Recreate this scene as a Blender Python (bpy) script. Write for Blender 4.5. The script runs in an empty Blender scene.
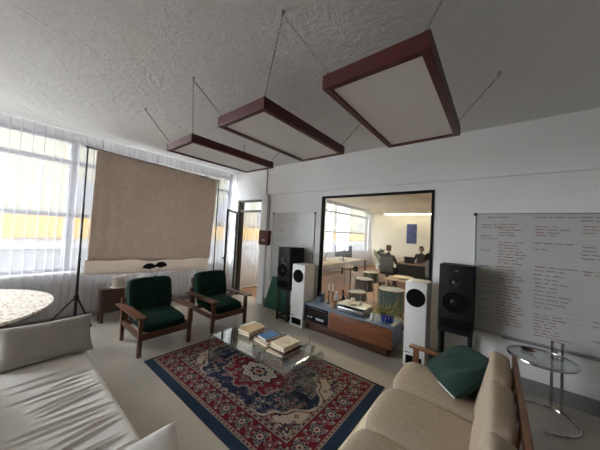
import bpy, bmesh, math, random
import numpy as np
from mathutils import Vector, Matrix, Euler
random.seed(7)
RNG = np.random.default_rng(11)
SC = bpy.context.scene
C = SC.collection
PI = math.pi

# ------------------------------------------------------------------ camera
cam_data = bpy.data.cameras.new('camera')
cam = bpy.data.objects.new('camera', cam_data); C.objects.link(cam)
cam_data.sensor_fit = 'HORIZONTAL'; cam_data.sensor_width = 36.0
cam_data.lens = 242.4 / 600 * 36.0
cam_data.clip_start = 0.05; cam_data.clip_end = 200
_r = Vector((0.77664393, 0.62773981, 0.05260167)); _u = Vector((-0.0227846, -0.05545534, 0.99820117))
_f = Vector((-0.62952765, 0.77644539, 0.02876625))
cam.matrix_world = Matrix(((_r.x, _u.x, -_f.x, 0), (_r.y, _u.y, -_f.y, 0), (_r.z, _u.z, -_f.z, 1.7), (0, 0, 0, 1)))
SC.camera = cam

# ------------------------------------------------------------------ world, sun, exposure
w = bpy.data.worlds.new('sky'); SC.world = w; w.use_nodes = True
bg = w.node_tree.nodes['Background']; bg.inputs[0].default_value = (0.90, 0.95, 1.05, 1); bg.inputs[1].default_value = 22.0
sun_d = bpy.data.lights.new('sun', 'SUN'); sun_d.energy = 2.0; sun_d.angle = 0.02; sun_d.color = (1.0, 0.93, 0.8)
sun = bpy.data.objects.new('sun', sun_d); C.objects.link(sun)
sun.rotation_euler = Vector((-0.62, 0.35, -0.70)).to_track_quat('-Z', 'Y').to_euler()
def portal(y0, y1, z0=0.84, z1=3.1):
    d = bpy.data.lights.new('window_portal', 'AREA'); d.shape = 'RECTANGLE'; d.size = y1 - y0; d.size_y = z1 - z0
    d.cycles.is_portal = True
    o = bpy.data.objects.new('window_portal', d); C.objects.link(o)
    o.matrix_world = Matrix(((0, 0, -1, -5.78), (1, 0, 0, (y0 + y1) / 2), (0, 1, 0, (z0 + z1) / 2), (0, 0, 0, 1)))
portal(-3.2, 3.75); portal(4.1, 13.3)
vs = SC.view_settings
vs.view_transform = 'Standard'; vs.look = 'None'; vs.gamma = 1.0; vs.use_curve_mapping = False
vs.exposure = 0.12
SC.cycles.transparent_max_bounces = 32
SC.cycles.max_bounces = 14; SC.cycles.diffuse_bounces = 8; SC.cycles.transmission_bounces = 10
SC.cycles.sample_clamp_indirect = 8.0

# ------------------------------------------------------------------ materials
def srgb(r, g, b):
    f = lambda c: (c / 255 / 12.92) if c / 255 <= 0.04045 else ((c / 255 + 0.055) / 1.055) ** 2.4
    return (f(r), f(g), f(b), 1)
_mats = {}
def new_mat(name):
    m = bpy.data.materials.new(name); m.use_nodes = True
    nt = m.node_tree
    return m, nt, nt.nodes['Principled BSDF'], nt.nodes['Material Output']
def mat(name, col, rough=0.6, metal=0.0, var=0.12, scale=12.0, bump=0.0, bscale=60.0, stretch=(1, 1, 1), spec=0.5, emit=None, estr=0, coat=0.0):
    if name in _mats: return _mats[name]
    m, nt, p, out = new_mat(name)
    N = nt.nodes.new; L = nt.links.new
    tc = N('ShaderNodeTexCoord'); mp = N('ShaderNodeMapping'); mp.inputs['Scale'].default_value = stretch
    L(tc.outputs['Object'], mp.inputs[0])
    no = N('ShaderNodeTexNoise'); no.inputs['Scale'].default_value = scale; no.inputs['Detail'].default_value = 5
    L(mp.outputs[0], no.inputs['Vector'])
    cr = N('ShaderNodeValToRGB')
    lo = [max(0, c * (1 - var)) for c in col[:3]] + [1]; hi = [min(1, c * (1 + var)) for c in col[:3]] + [1]
    cr.color_ramp.elements[0].color = lo; cr.color_ramp.elements[1].color = hi
    cr.color_ramp.elements[0].position = 0.3; cr.color_ramp.elements[1].position = 0.7
    L(no.outputs['Fac'], cr.inputs[0]); L(cr.outputs[0], p.inputs['Base Color'])
    p.inputs['Roughness'].default_value = rough; p.inputs['Metallic'].default_value = metal
    p.inputs['Specular IOR Level'].default_value = spec
    if coat: p.inputs['Coat Weight'].default_value = coat; p.inputs['Coat Roughness'].default_value = 0.08
    if bump:
        n2 = N('ShaderNodeTexNoise'); n2.inputs['Scale'].default_value = bscale; n2.inputs['Detail'].default_value = 4
        L(mp.outputs[0], n2.inputs['Vector'])
        b = N('ShaderNodeBump'); b.inputs['Strength'].default_value = bump; b.inputs['Distance'].default_value = 0.01
        L(n2.outputs['Fac'], b.inputs['Height']); L(b.outputs[0], p.inputs['Normal'])
    if emit:
        p.inputs['Emission Color'].default_value = emit; p.inputs['Emission Strength'].default_value = estr
    _mats[name] = m
    return m
def glass_mat(name, tint=(0.97, 0.985, 0.98, 1), refl0=0.05, extra=1.0):
    m, nt, p, out = new_mat(name); nt.nodes.remove(p)
    N = nt.nodes.new; L = nt.links.new
    lw = N('ShaderNodeLayerWeight'); lw.inputs['Blend'].default_value = 0.5
    pw = N('ShaderNodeMath'); pw.operation = 'POWER'; pw.inputs[1].default_value = 5.0
    L(lw.outputs['Facing'], pw.inputs[0])
    ma = N('ShaderNodeMath'); ma.operation = 'MULTIPLY_ADD'; ma.inputs[1].default_value = (1 - refl0) * extra; ma.inputs[2].default_value = refl0
    L(pw.outputs[0], ma.inputs[0])
    t = N('ShaderNodeBsdfTransparent'); t.inputs[0].default_value = tint
    g = N('ShaderNodeBsdfGlossy'); g.inputs['Roughness'].default_value = 0.01
    mx = N('ShaderNodeMixShader'); L(ma.outputs[0], mx.inputs[0]); L(t.outputs[0], mx.inputs[1]); L(g.outputs[0], mx.inputs[2])
    L(mx.outputs[0], out.inputs[0])
    return m
def sheer_mat(name, col, transp, transl, var=0.06, nsc=30):
    """woven sheer cloth: open weave (transparent), thread that scatters light through (translucent) and back (diffuse)"""
    m, nt, p, out = new_mat(name); nt.nodes.remove(p)
    N = nt.nodes.new; L = nt.links.new
    tc = N('ShaderNodeTexCoord'); no = N('ShaderNodeTexNoise'); no.inputs['Scale'].default_value = nsc; no.inputs['Detail'].default_value = 6; L(tc.outputs['Object'], no.inputs['Vector'])
    cr = N('ShaderNodeValToRGB'); cr.color_ramp.elements[0].color = [c * (1 - var) for c in col[:3]] + [1]; cr.color_ramp.elements[1].color = col
    L(no.outputs['Fac'], cr.inputs[0])
    t = N('ShaderNodeBsdfTransparent')
    d = N('ShaderNodeBsdfDiffuse'); L(cr.outputs[0], d.inputs[0])
    tl = N('ShaderNodeBsdfTranslucent'); L(cr.outputs[0], tl.inputs[0])
    m1 = N('ShaderNodeMixShader'); m1.inputs[0].default_value = transl
    L(d.outputs[0], m1.inputs[1]); L(tl.outputs[0], m1.inputs[2])
    m2 = N('ShaderNodeMixShader'); m2.inputs[0].default_value = transp
    L(m1.outputs[0], m2.inputs[1]); L(t.outputs[0], m2.inputs[2]); L(m2.outputs[0], out.inputs[0])
    return m
def vcol_mat(name, rough=0.9, bump=0.0, spec=0.2):
    m, nt, p, out = new_mat(name)
    N = nt.nodes.new; L = nt.links.new
    a = N('ShaderNodeVertexColor'); a.layer_name = 'pattern'
    L(a.outputs[0], p.inputs['Base Color']); p.inputs['Roughness'].default_value = rough; p.inputs['Specular IOR Level'].default_value = spec
    if bump:
        tc = N('ShaderNodeTexCoord'); n2 = N('ShaderNodeTexNoise'); n2.inputs['Scale'].default_value = 220; L(tc.outputs['Object'], n2.inputs['Vector'])
        b = N('ShaderNodeBump'); b.inputs['Strength'].default_value = bump; b.inputs['Distance'].default_value = 0.004
        L(n2.outputs['Fac'], b.inputs['Height']); L(b.outputs[0], p.inputs['Normal'])
    return m

def ceiling_mat():
    m, nt, p, out = new_mat('stucco_ceiling'); N = nt.nodes.new; L = nt.links.new
    tc = N('ShaderNodeTexCoord')
    p.inputs['Roughness'].default_value = 0.95; p.inputs['Specular IOR Level'].default_value = 0.1
    n1 = N('ShaderNodeTexNoise'); n1.inputs['Scale'].default_value = 3.2; n1.inputs['Detail'].default_value = 8; n1.inputs['Distortion'].default_value = 1.6; n1.inputs['Roughness'].default_value = 0.62
    L(tc.outputs['Object'], n1.inputs['Vector'])
    n2 = N('ShaderNodeTexNoise'); n2.inputs['Scale'].default_value = 34; n2.inputs['Detail'].default_value = 4; n2.inputs['Distortion'].default_value = 0.6
    L(tc.outputs['Object'], n2.inputs['Vector'])
    ad = N('ShaderNodeMath'); ad.operation = 'MULTIPLY_ADD'; ad.inputs[1].default_value = 0.35; L(n2.outputs['Fac'], ad.inputs[0]); L(n1.outputs['Fac'], ad.inputs[2])
    b = N('ShaderNodeBump'); b.inputs['Strength'].default_value = 0.65; b.inputs['Distance'].default_value = 0.03
    L(ad.outputs[0], b.inputs['Height']); L(b.outputs[0], p.inputs['Normal'])
    cr = N('ShaderNodeValToRGB'); cr.color_ramp.elements[0].color = (0.70, 0.69, 0.67, 1); cr.color_ramp.elements[1].color = (0.78, 0.77, 0.75, 1)
    L(n1.outputs['Fac'], cr.inputs[0]); L(cr.outputs[0], p.inputs['Base Color'])
    return m
def wood_mat(name, c1, c2, rough=0.35, axis=0, scale=6.0, coat=0.0):
    m, nt, p, out = new_mat(name); N = nt.nodes.new; L = nt.links.new
    tc = N('ShaderNodeTexCoord'); mp = N('ShaderNodeMapping')
    s = [9, 9, 9]; s[axis] = 0.8; mp.inputs['Scale'].default_value = s
    L(tc.outputs['Object'], mp.inputs[0])
    no = N('ShaderNodeTexNoise'); no.inputs['Scale'].default_value = scale; no.inputs['Detail'].default_value = 6; no.inputs['Distortion'].default_value = 0.8
    L(mp.outputs[0], no.inputs['Vector'])
    cr = N('ShaderNodeValToRGB'); cr.color_ramp.elements[0].color = c1; cr.color_ramp.elements[1].color = c2
    cr.color_ramp.elements[0].position = 0.32; cr.color_ramp.elements[1].position = 0.7
    L(no.outputs['Fac'], cr.inputs[0]); L(cr.outputs[0], p.inputs['Base Color'])
    p.inputs['Roughness'].default_value = rough
    if coat: p.inputs['Coat Weight'].default_value = coat; p.inputs['Coat Roughness'].default_value = 0.12
    b = N('ShaderNodeBump'); b.inputs['Strength'].default_value = 0.08; L(no.outputs['Fac'], b.inputs['Height']); L(b.outputs[0], p.inputs['Normal'])
    return m
def floor_mat():
    m, nt, p, out = new_mat('painted_concrete'); N = nt.nodes.new; L = nt.links.new
    tc = N('ShaderNodeTexCoord'); no = N('ShaderNodeTexNoise'); no.inputs['Scale'].default_value = 1.3; no.inputs['Detail'].default_value = 7
    L(tc.outputs['Object'], no.inputs['Vector'])
    cr = N('ShaderNodeValToRGB'); cr.color_ramp.elements[0].color = srgb(180, 172, 158); cr.color_ramp.elements[1].color = srgb(196, 188, 174)
    cr.color_ramp.elements[0].position = 0.35; cr.color_ramp.elements[1].position = 0.68
    L(no.outputs['Fac'], cr.inputs[0]); L(cr.outputs[0], p.inputs['Base Color'])
    p.inputs['Roughness'].default_value = 0.22; p.inputs['Specular IOR Level'].default_value = 0.6
    n2 = N('ShaderNodeTexNoise'); n2.inputs['Scale'].default_value = 5; L(tc.outputs['Object'], n2.inputs['Vector'])
    b = N('ShaderNodeBump'); b.inputs['Strength'].default_value = 0.06; b.inputs['Distance'].default_value = 0.02; L(n2.outputs['Fac'], b.inputs['Height']); L(b.outputs[0], p.inputs['Normal'])
    return m
def parquet_mat():
    m, nt, p, out = new_mat('brown_parquet'); N = nt.nodes.new; L = nt.links.new
    tc = N('ShaderNodeTexCoord'); br = N('ShaderNodeTexBrick'); L(tc.outputs['Object'], br.inputs['Vector'])
    br.inputs['Color1'].default_value = srgb(140, 102, 78); br.inputs['Color2'].default_value = srgb(164, 124, 98); br.inputs['Mortar'].default_value = srgb(112, 80, 60)
    br.inputs['Scale'].default_value = 1.0; br.inputs['Mortar Size'].default_value = 0.004; br.inputs['Brick Width'].default_value = 0.5; br.inputs['Row Height'].default_value = 0.08
    L(br.outputs['Color'], p.inputs['Base Color']); p.inputs['Roughness'].default_value = 0.35
    return m

M = {}
M['wall'] = mat('white_wall_paint', (0.80, 0.785, 0.765, 1), 0.85, var=0.03, scale=1.5, bump=0.05, bscale=90)
M['cream'] = mat('cream_wall_paint', srgb(238, 230, 208), 0.85, var=0.03, scale=1.5)
M['ceiling'] = ceiling_mat()
M['floor'] = floor_mat(); M['parquet'] = parquet_mat()
M['trim_white'] = mat('white_trim_paint', (0.80, 0.79, 0.77, 1), 0.5, var=0.03)
M['base_grey'] = mat('grey_baseboard_paint', srgb(128, 126, 124), 0.6, var=0.06)
M['sash'] = mat('grey_blue_window_frame', srgb(120, 122, 130), 0.5, var=0.05)
M['dark_sash'] = mat('dark_bronze_frame', srgb(48, 44, 42), 0.4, var=0.1)
M['black_frame'] = mat('black_window_frame', (0.008, 0.008, 0.008, 1), 0.6, var=0.15, spec=0.15)
M['pane'] = glass_mat('clear_pane', (0.98, 0.99, 0.985, 1), 0.03, 0.6)
M['table_glass'] = glass_mat('green_tinted_table_glass', (0.90, 0.945, 0.93, 1), 0.18, 2.2)
M['curtain'] = sheer_mat('white_sheer_curtain', (0.78, 0.78, 0.80, 1), 0.48, 0.16)
M['backdrop'] = sheer_mat('taupe_backdrop_cloth', srgb(204, 190, 178), 0.0, 0.52, 0.3, 14)
M['backdrop_white'] = sheer_mat('white_backdrop_cloth', srgb(225, 215, 205), 0.03, 0.45)
M['maroon'] = mat('maroon_paint', srgb(82, 32, 33), 0.45, var=0.06)
M['diffuser'] = mat('frosted_white_diffuser', srgb(240, 238, 234), 0.5, var=0.015, scale=3)
M['chain'] = mat('dull_steel_chain', srgb(140, 134, 126), 0.45, 0.5)
M['walnut'] = wood_mat('walnut_wood', srgb(72, 42, 26), srgb(116, 72, 46), 0.32, 0, coat=0.3)
M['walnut_dark'] = wood_mat('dark_walnut_wood', srgb(58, 38, 30), srgb(88, 60, 46), 0.4, 1)
M['teak'] = wood_mat('teak_wood', srgb(92, 56, 31), srgb(134, 86, 53), 0.35, 1, coat=0.2)
M['orangewood'] = wood_mat('orange_brown_veneer', srgb(100, 58, 34), srgb(138, 84, 52), 0.35, 0, coat=0.2)
M['plinthwood'] = wood_mat('dark_plinth_wood', srgb(66, 40, 26), srgb(96, 62, 42), 0.45, 0)
M['green'] = mat('bottle_green_velvet', srgb(22, 47, 39), 0.95, var=0.25, scale=8, bump=0.12, bscale=140, spec=0.15)
M['green_cloth'] = mat('dark_green_cloth', srgb(40, 60, 54), 0.9, var=0.15, scale=6, bump=0.15, bscale=120, spec=0.2)
M['green_board'] = mat('green_board_paint', srgb(40, 92, 72), 0.6, var=0.06)
M['white_fabric'] = mat('off_white_cotton', srgb(228, 223, 216), 0.95, var=0.04, scale=10, bump=0.1, bscale=200, spec=0.15)
M['grey_fabric'] = mat('light_grey_linen', srgb(172, 167, 160), 0.95, var=0.05, scale=10, bump=0.12, bscale=200, spec=0.15)
M['beige'] = mat('beige_woven_upholstery', srgb(178, 162, 142), 0.95, var=0.08, scale=40, bump=0.2, bscale=260, spec=0.15)
M['white_plastic'] = mat('white_lacquer', srgb(226, 224, 220), 0.4, var=0.02)
M['white_piping'] = mat('white_piping', srgb(225, 225, 220), 0.8, var=0.03)
M['black'] = mat('black_vinyl', (0.011, 0.011, 0.012, 1), 0.55, var=0.2, spec=0.2)
M['black_matte'] = mat('matte_black_cone', (0.006, 0.006, 0.007, 1), 0.9, var=0.2, spec=0.1)
M['black_gloss'] = mat('gloss_black', (0.011, 0.011, 0.012, 1), 0.4, var=0.1, spec=0.3)
M['black_metal'] = mat('black_steel', (0.014, 0.013, 0.013, 1), 0.4, 0.3, var=0.2)
M['stand'] = mat('dark_stand_metal', srgb(52, 48, 48), 0.4, 0.5)
M['chrome'] = mat('chrome', (0.62, 0.62, 0.62, 1), 0.12, 1.0, var=0.04)
M['steel'] = mat('brushed_steel', (0.5, 0.5, 0.51, 1), 0.3, 1.0, var=0.05)
M['whiteboard'] = mat('whiteboard_enamel', srgb(190, 190, 186), 0.32, var=0.02, scale=3)
M['alu'] = mat('aluminium_trim', srgb(170, 170, 170), 0.35, 0.7, var=0.04)
M['ink_red'] = mat('faded_red_marker', srgb(160, 84, 82), 0.7, var=0.12)
M['ink_black'] = mat('faded_black_marker', srgb(98, 92, 98), 0.7, var=0.12)
M['ink_faint'] = mat('faint_ruled_line', srgb(158, 156, 154), .6, var=.04)
M['blue_grey'] = mat('blue_grey_lacquer', srgb(112, 126, 142), 0.35, var=0.06)
M['cobalt'] = mat('cobalt_blue_glaze', srgb(28, 46, 120), 0.2, var=0.1)
M['stone'] = mat('pale_ceramic', srgb(206, 198, 186), 0.6, var=0.05)
M['maroon_box'] = mat('dark_red_box_paint', srgb(104, 46, 42), 0.5, var=0.06)
M['paper'] = mat('cream_paper', srgb(226, 214, 190), 0.8, var=0.05)
M['tan'] = mat('tan_book_cloth', srgb(204, 176, 134), 0.7, var=0.06)
M['brown'] = mat('brown_book_cloth', srgb(134, 104, 82), 0.7, var=0.08)
M['bookblue'] = mat('blue_book_cover', srgb(70, 116, 160), 0.5, var=0.06)
M['darkred'] = mat('dark_red_book_cloth', srgb(82, 40, 38), 0.6, var=0.08)
M['ivory'] = mat('ivory_book_cover', srgb(222, 206, 178), 0.6, var=0.05)
M['ochre'] = mat('ochre_emblem', srgb(178, 150, 116), 0.6, var=0.05)
M['teal'] = mat('teal_sparkle_shell', srgb(78, 106, 110), 0.35, var=0.3, scale=30)
M['drum_grey'] = mat('grey_drum_shell', srgb(96, 94, 92), 0.35, var=0.2, scale=20)
M['drum_head'] = mat('drum_head_film', srgb(150, 150, 148), 0.5, var=0.04)
M['cymbal'] = mat('bronze_cymbal', srgb(92, 88, 82), 0.4, 0.6)
M['leaf'] = mat('grey_green_leaf', srgb(112, 118, 78), 0.6, var=0.25)
M['leaf_dry'] = mat('dry_straw_leaf', srgb(170, 148, 92), 0.7, var=0.2)
M['leaf_pale'] = mat('pale_green_leaf', srgb(170, 182, 160), 0.6, var=0.2)
M['leaf_dark'] = mat('near_black_leaf', srgb(34, 26, 34), 0.7, var=0.3)
M['skin'] = mat('skin', srgb(196, 150, 126), 0.6, var=0.05)
M['hair'] = mat('dark_brown_hair', srgb(54, 40, 32), 0.7, var=0.2)
M['cap'] = mat('brown_cap_cloth', srgb(104, 86, 68), 0.9, var=0.1)
M['jacket'] = mat('charcoal_jacket', srgb(58, 56, 58), 0.9, var=0.15)
M['jumper'] = mat('dark_olive_jumper', srgb(62, 56, 46), 0.9, var=0.15)
M['trousers'] = mat('dark_trousers', srgb(44, 44, 50), 0.9, var=0.15)
M['mesh_grey'] = mat('grey_chair_mesh', srgb(84, 84, 88), 0.8, var=0.12)
M['desk_light'] = wood_mat('pale_birch_top', srgb(176, 156, 130), srgb(200, 182, 156), 0.4, 1)
M['screen_dark'] = mat('switched_off_screen', (0.02, 0.022, 0.026, 1), 0.25, var=0.05)
M['screen_grey'] = mat('grey_monitor_back', srgb(98, 100, 106), 0.4, var=0.05)
M['amber'] = mat('brown_bottle_glass', srgb(48, 28, 18), 0.1, var=0.1)
M['pinkcard'] = mat('tan_box_card', srgb(176, 146, 122), 0.7, var=0.08)
M['red_cloth'] = mat('rust_red_cloth', srgb(122, 54, 48), 0.9, var=0.1)
M['tube'] = mat('lit_tube', (0.9, 0.88, 0.8, 1), 0.5, emit=(1, 0.93, 0.75, 1), estr=24)
# outside
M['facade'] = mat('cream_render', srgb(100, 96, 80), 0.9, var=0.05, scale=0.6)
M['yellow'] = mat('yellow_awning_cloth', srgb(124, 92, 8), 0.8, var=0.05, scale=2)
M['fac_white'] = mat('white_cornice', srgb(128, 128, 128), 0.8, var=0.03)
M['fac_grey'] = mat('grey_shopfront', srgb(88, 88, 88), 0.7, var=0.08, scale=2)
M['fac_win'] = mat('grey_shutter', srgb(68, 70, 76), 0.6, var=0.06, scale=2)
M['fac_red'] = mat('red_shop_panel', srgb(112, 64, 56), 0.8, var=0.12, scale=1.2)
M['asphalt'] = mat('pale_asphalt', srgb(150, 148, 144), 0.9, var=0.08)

# ------------------------------------------------------------------ mesh helpers
class MB:
    def __init__(s): s.v = []; s.f = []
    def add(s, vs, fs, T=None):
        n = len(s.v)
        s.v += [tuple(T @ Vector(p)) if T is not None else tuple(p) for p in vs]
        s.f += [tuple(i + n for i in f) for f in fs]
        return s
    def box(s, lo, hi, bev=0.0, T=None, seg=2):
        lo = Vector(lo); hi = Vector(hi)
        if not bev:
            x0, y0, z0 = lo; x1, y1, z1 = hi
            vs = [(x0, y0, z0), (x1, y0, z0), (x1, y1, z0), (x0, y1, z0), (x0, y0, z1), (x1, y0, z1), (x1, y1, z1), (x0, y1, z1)]
            return s.add(vs, [(0, 3, 2, 1), (4, 5, 6, 7), (0, 1, 5, 4), (1, 2, 6, 5), (2, 3, 7, 6), (3, 0, 4, 7)], T)
        bm = bmesh.new(); bmesh.ops.create_cube(bm, size=1)
        for v in bm.verts: v.co = Vector(((lo[i] + hi[i]) / 2 + v.co[i] * (hi[i] - lo[i]) for i in range(3)))
        bmesh.ops.bevel(bm, geom=list(bm.edges), offset=min(bev, min(hi - lo) * 0.45), segments=seg, affect='EDGES', profile=0.5)
        return s.bm(bm, T)
    def bm(s, bm, T=None):
        bm.verts.index_update()
        s.add([v.co.copy() for v in bm.verts], [tuple(v.index for v in f.verts) for f in bm.faces], T); bm.free(); return s
    def bar(s, a, b, wd, ht, bev=0.004, up=(0, 0, 1)):
        """rectangular bar from a to b; wd across, ht along up"""
        a = Vector(a); b = Vector(b); d = b - a; L = d.length; x = d.normalized(); u = Vector(up)
        y = u.cross(x)
        if y.length < 1e-4: y = Vector((0, 1, 0)).cross(x)
        y.normalize(); z = x.cross(y)
        T = Matrix(((x.x, y.x, z.x, a.x), (x.y, y.y, z.y, a.y), (x.z, y.z, z.z, a.z), (0, 0, 0, 1)))
        return s.box((0, -wd / 2, -ht / 2), (L, wd / 2, ht / 2), bev, T)
    def tube(s, pts, r, n=10, closed=False, caps=True):
        pts = [Vector(p) for p in pts]; m = len(pts); rs = r if hasattr(r, '__len__') else [r] * m
        rings = []; prev = None
        for i, p in enumerate(pts):
            if closed: d = pts[(i + 1) % m] - pts[i - 1]
            else: d = pts[min(i + 1, m - 1)] - pts[max(i - 1, 0)]
            d.normalize()
            if prev is None:
                a = Vector((0, 0, 1)) if abs(d.z) < 0.9 else Vector((1, 0, 0)); u = d.cross(a).normalized()
            else: u = (prev - d * prev.dot(d)).normalized()
            prev = u; v = d.cross(u)
            rings.append([p + (u * math.cos(2 * PI * k / n) + v * math.sin(2 * PI * k / n)) * rs[i] for k in range(n)])
        vs = [q for R in rings for q in R]; fs = []
        for i in range(m if closed else m - 1):
            j = (i + 1) % m
            for k in range(n): fs.append((i * n + k, i * n + (k + 1) % n, j * n + (k + 1) % n, j * n + k))
        if caps and not closed: fs.append(tuple(range(n))[::-1]); fs.append(tuple((m - 1) * n + k for k in range(n)))
        return s.add(vs, fs)
    def lathe(s, prof, c=(0, 0, 0), n=24, axis='z', T=None):
        """prof: (r, h) list; closed with caps where r > 0 at the ends"""
        vs = []; fs = []; m = len(prof)
        for r, h in prof:
            for k in range(n):
                a = 2 * PI * k / n; x, y = r * math.cos(a), r * math.sin(a)
                q = (x, y, h) if axis == 'z' else ((x, h, -y) if axis == '-y' else (h, x, y))
                vs.append((c[0] + q[0], c[1] + q[1], c[2] + q[2]))
        for i in range(m - 1):
            for k in range(n): fs.append((i * n + k, i * n + (k + 1) % n, (i + 1) * n + (k + 1) % n, (i + 1) * n + k))
        fs.append(tuple(range(n))[::-1]); fs.append(tuple((m - 1) * n + k for k in range(n)))
        return s.add(vs, fs, T)
    def grid(s, fn, nu, nv, T=None, close_u=False):
        vs = [fn(i / nu, j / nv) for j in range(nv + 1) for i in range(nu + 1)]
        fs = [(j * (nu + 1) + i, j * (nu + 1) + i + 1, (j + 1) * (nu + 1) + i + 1, (j + 1) * (nu + 1) + i) for j in range(nv) for i in range(nu)]
        return s.add(vs, fs, T)
    def prism(s, poly, h0, h1, T=None):
        n = len(poly); vs = [(x, y, h0) for x, y in poly] + [(x, y, h1) for x, y in poly]
        fs = [tuple(range(n))[::-1], tuple(range(n, 2 * n))] + [(k, (k + 1) % n, n + (k + 1) % n, n + k) for k in range(n)]
        return s.add(vs, fs, T)
    def cushion(s, sx, sy, sz, T=None, n=14, e=5.0, crown=0.25, wob=0.0, seed=0, wr=None):
        """soft rounded block centred on the origin: superellipse outline with a crowned top"""
        rs = np.random.default_rng(seed); ph = rs.uniform(0, 6.28, 8)
        bm = bmesh.new(); bmesh.ops.create_cube(bm, size=2)
        bmesh.ops.subdivide_edges(bm, edges=list(bm.edges), cuts=n, use_grid_fill=True)
        for v in bm.verts:
            x, y, z = v.co
            k = (abs(x) ** e + abs(y) ** e + abs(z) ** e) ** (-1 / e) * max(abs(x), abs(y), abs(z))
            k = (abs(x) ** e + abs(y) ** e + abs(z) ** e) ** (1 / e)
            p = Vector((x, y, z)) / k
            q = (1 - p.x ** 2) * (1 - p.y ** 2)
            zz = p.z * (1 - crown + crown * max(0, q) ** 0.5)
            if wob:
                zz += wob * (math.sin(3 * p.x + ph[0]) * math.cos(4 * p.y + ph[1]) + 0.5 * math.sin(7 * p.x + 5 * p.y + ph[2])) * (1 if p.z > 0 else 0.3)
            v.co = Vector((p.x * sx / 2, p.y * sy / 2, zz * sz / 2))
            if wr: v.co = wr(v.co, p)
        return s.bm(bm, T)
    def build(s, name, m, parent=None, loc=None, smooth=35, rot=None):
        me = bpy.data.meshes.new(name); me.from_pydata(s.v, [], s.f)
        bm = bmesh.new(); bm.from_mesh(me); bmesh.ops.recalc_face_normals(bm, faces=list(bm.faces)); bm.to_mesh(me); bm.free()
        me.materials.append(m)
        if smooth:
            me.polygons.foreach_set('use_smooth', [True] * len(me.polygons)); me.set_sharp_from_angle(angle=math.radians(smooth))
        o = bpy.data.objects.new(name, me); C.objects.link(o)
        if parent is not None: o.parent = parent
        if loc: o.location = loc
        if rot: o.rotation_euler = rot
        return o
def tag(o, label=None, cat=None, group=None, kind=None):
    if label: o['label'] = label
    if cat: o['category'] = cat
    if group: o['group'] = group
    if kind: o['kind'] = kind
    return o
def thing(name, label, cat, loc=(0, 0, 0), rz=0, group=None):
    o = bpy.data.objects.new(name, None); C.objects.link(o); o.location = loc; o.rotation_euler = (0, 0, rz); o.empty_display_size = 0.1
    return tag(o, label, cat, group)
def struct(name, mb, m, parent=None, smooth=0):
    o = mb.build(name, m, parent, smooth=smooth); o['kind'] = 'structure'; return o
def dup(root, loc, rz=None, label=None, name=None):
    def cp(o, par):
        c = o.copy(); C.objects.link(c); c.parent = par
        for ch in list(o.children): cp(ch, c)
        return c
    r = cp(root, None); r.location = loc
    if rz is not None: r.rotation_euler = (0, 0, rz)
    if label: r['label'] = label
    return r
def Tm(loc=(0, 0, 0), rot=(0, 0, 0)): return Matrix.Translation(loc) @ Euler(rot).to_matrix().to_4x4()

# ------------------------------------------------------------------ room shell
XW, YW, ZC = -5.6, 3.9, 3.16        # window wall, main wall, ceiling
XR, YB, YF = 2.6, -3.3, 13.5        # right wall, wall behind the camera, far wall of the studio beyond
struct('floor', MB().box((XW, YB, -0.2), (XR, YW + 0.15, 0)), M['floor'])
struct('floor_studio', MB().box((XW, YW + 0.15, -0.2), (XR, YF, 0)), M['parquet'])
struct('ceiling', MB().box((XW - 0.2, YB - 0.2, ZC), (XR + 0.2, YW + 0.15, ZC + 0.2)), M['ceiling'])
struct('ceiling_studio', MB().box((XW - 0.2, YW + 0.15, ZC), (XR + 0.2, YF + 0.2, ZC + 0.2)), M['cream'])
# main wall with the glass door and the inner window
DX0, DX1, DZ = -5.22, -4.32, 2.43
WX0, WX1, WZ0, WZ1 = -2.64, -0.70, 0.30, 2.41
b = MB()
b.box((XW, YW, 0), (DX0, YW + .15, ZC)).box((DX1, YW, 0), (WX0, YW + .15, ZC)).box((WX1, YW, 0), (XR, YW + .15, ZC))
b.box((DX0, YW, DZ), (DX1, YW + .15, ZC)).box((WX0, YW, WZ1), (WX1, YW + .15, ZC)).box((WX0, YW, 0), (WX1, YW + .15, WZ0))
struct('wall_main', b, M['wall'])
struct('trim_1', MB().box((-4.12, YW - 0.035, 2.52), (XR, YW, ZC)), M['wall'])          # upper wall stands proud, a ledge all along
b = MB().box((DX0 - .12, YW - .05, 0), (DX0, YW, DZ)).box((DX1, YW - .05, 0), (DX1 + .2, YW, DZ)).box((DX0 - .12, YW - .05, DZ), (DX1 + .2, YW, DZ + .11))
struct('trim_2', b, M['trim_white'])
struct('wall_right', MB().box((XR, YB, 0), (XR + .2, YF, ZC)), M['base_grey'])
struct('wall_behind', MB().box((XW - .2, YB - .2, 0), (XR + .2, YB, ZC)), M['wall'])
struct('wall_far', MB().box((XW - .2, YF, 0), (XR + .2, YF + .2, ZC)), M['cream'])
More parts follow.
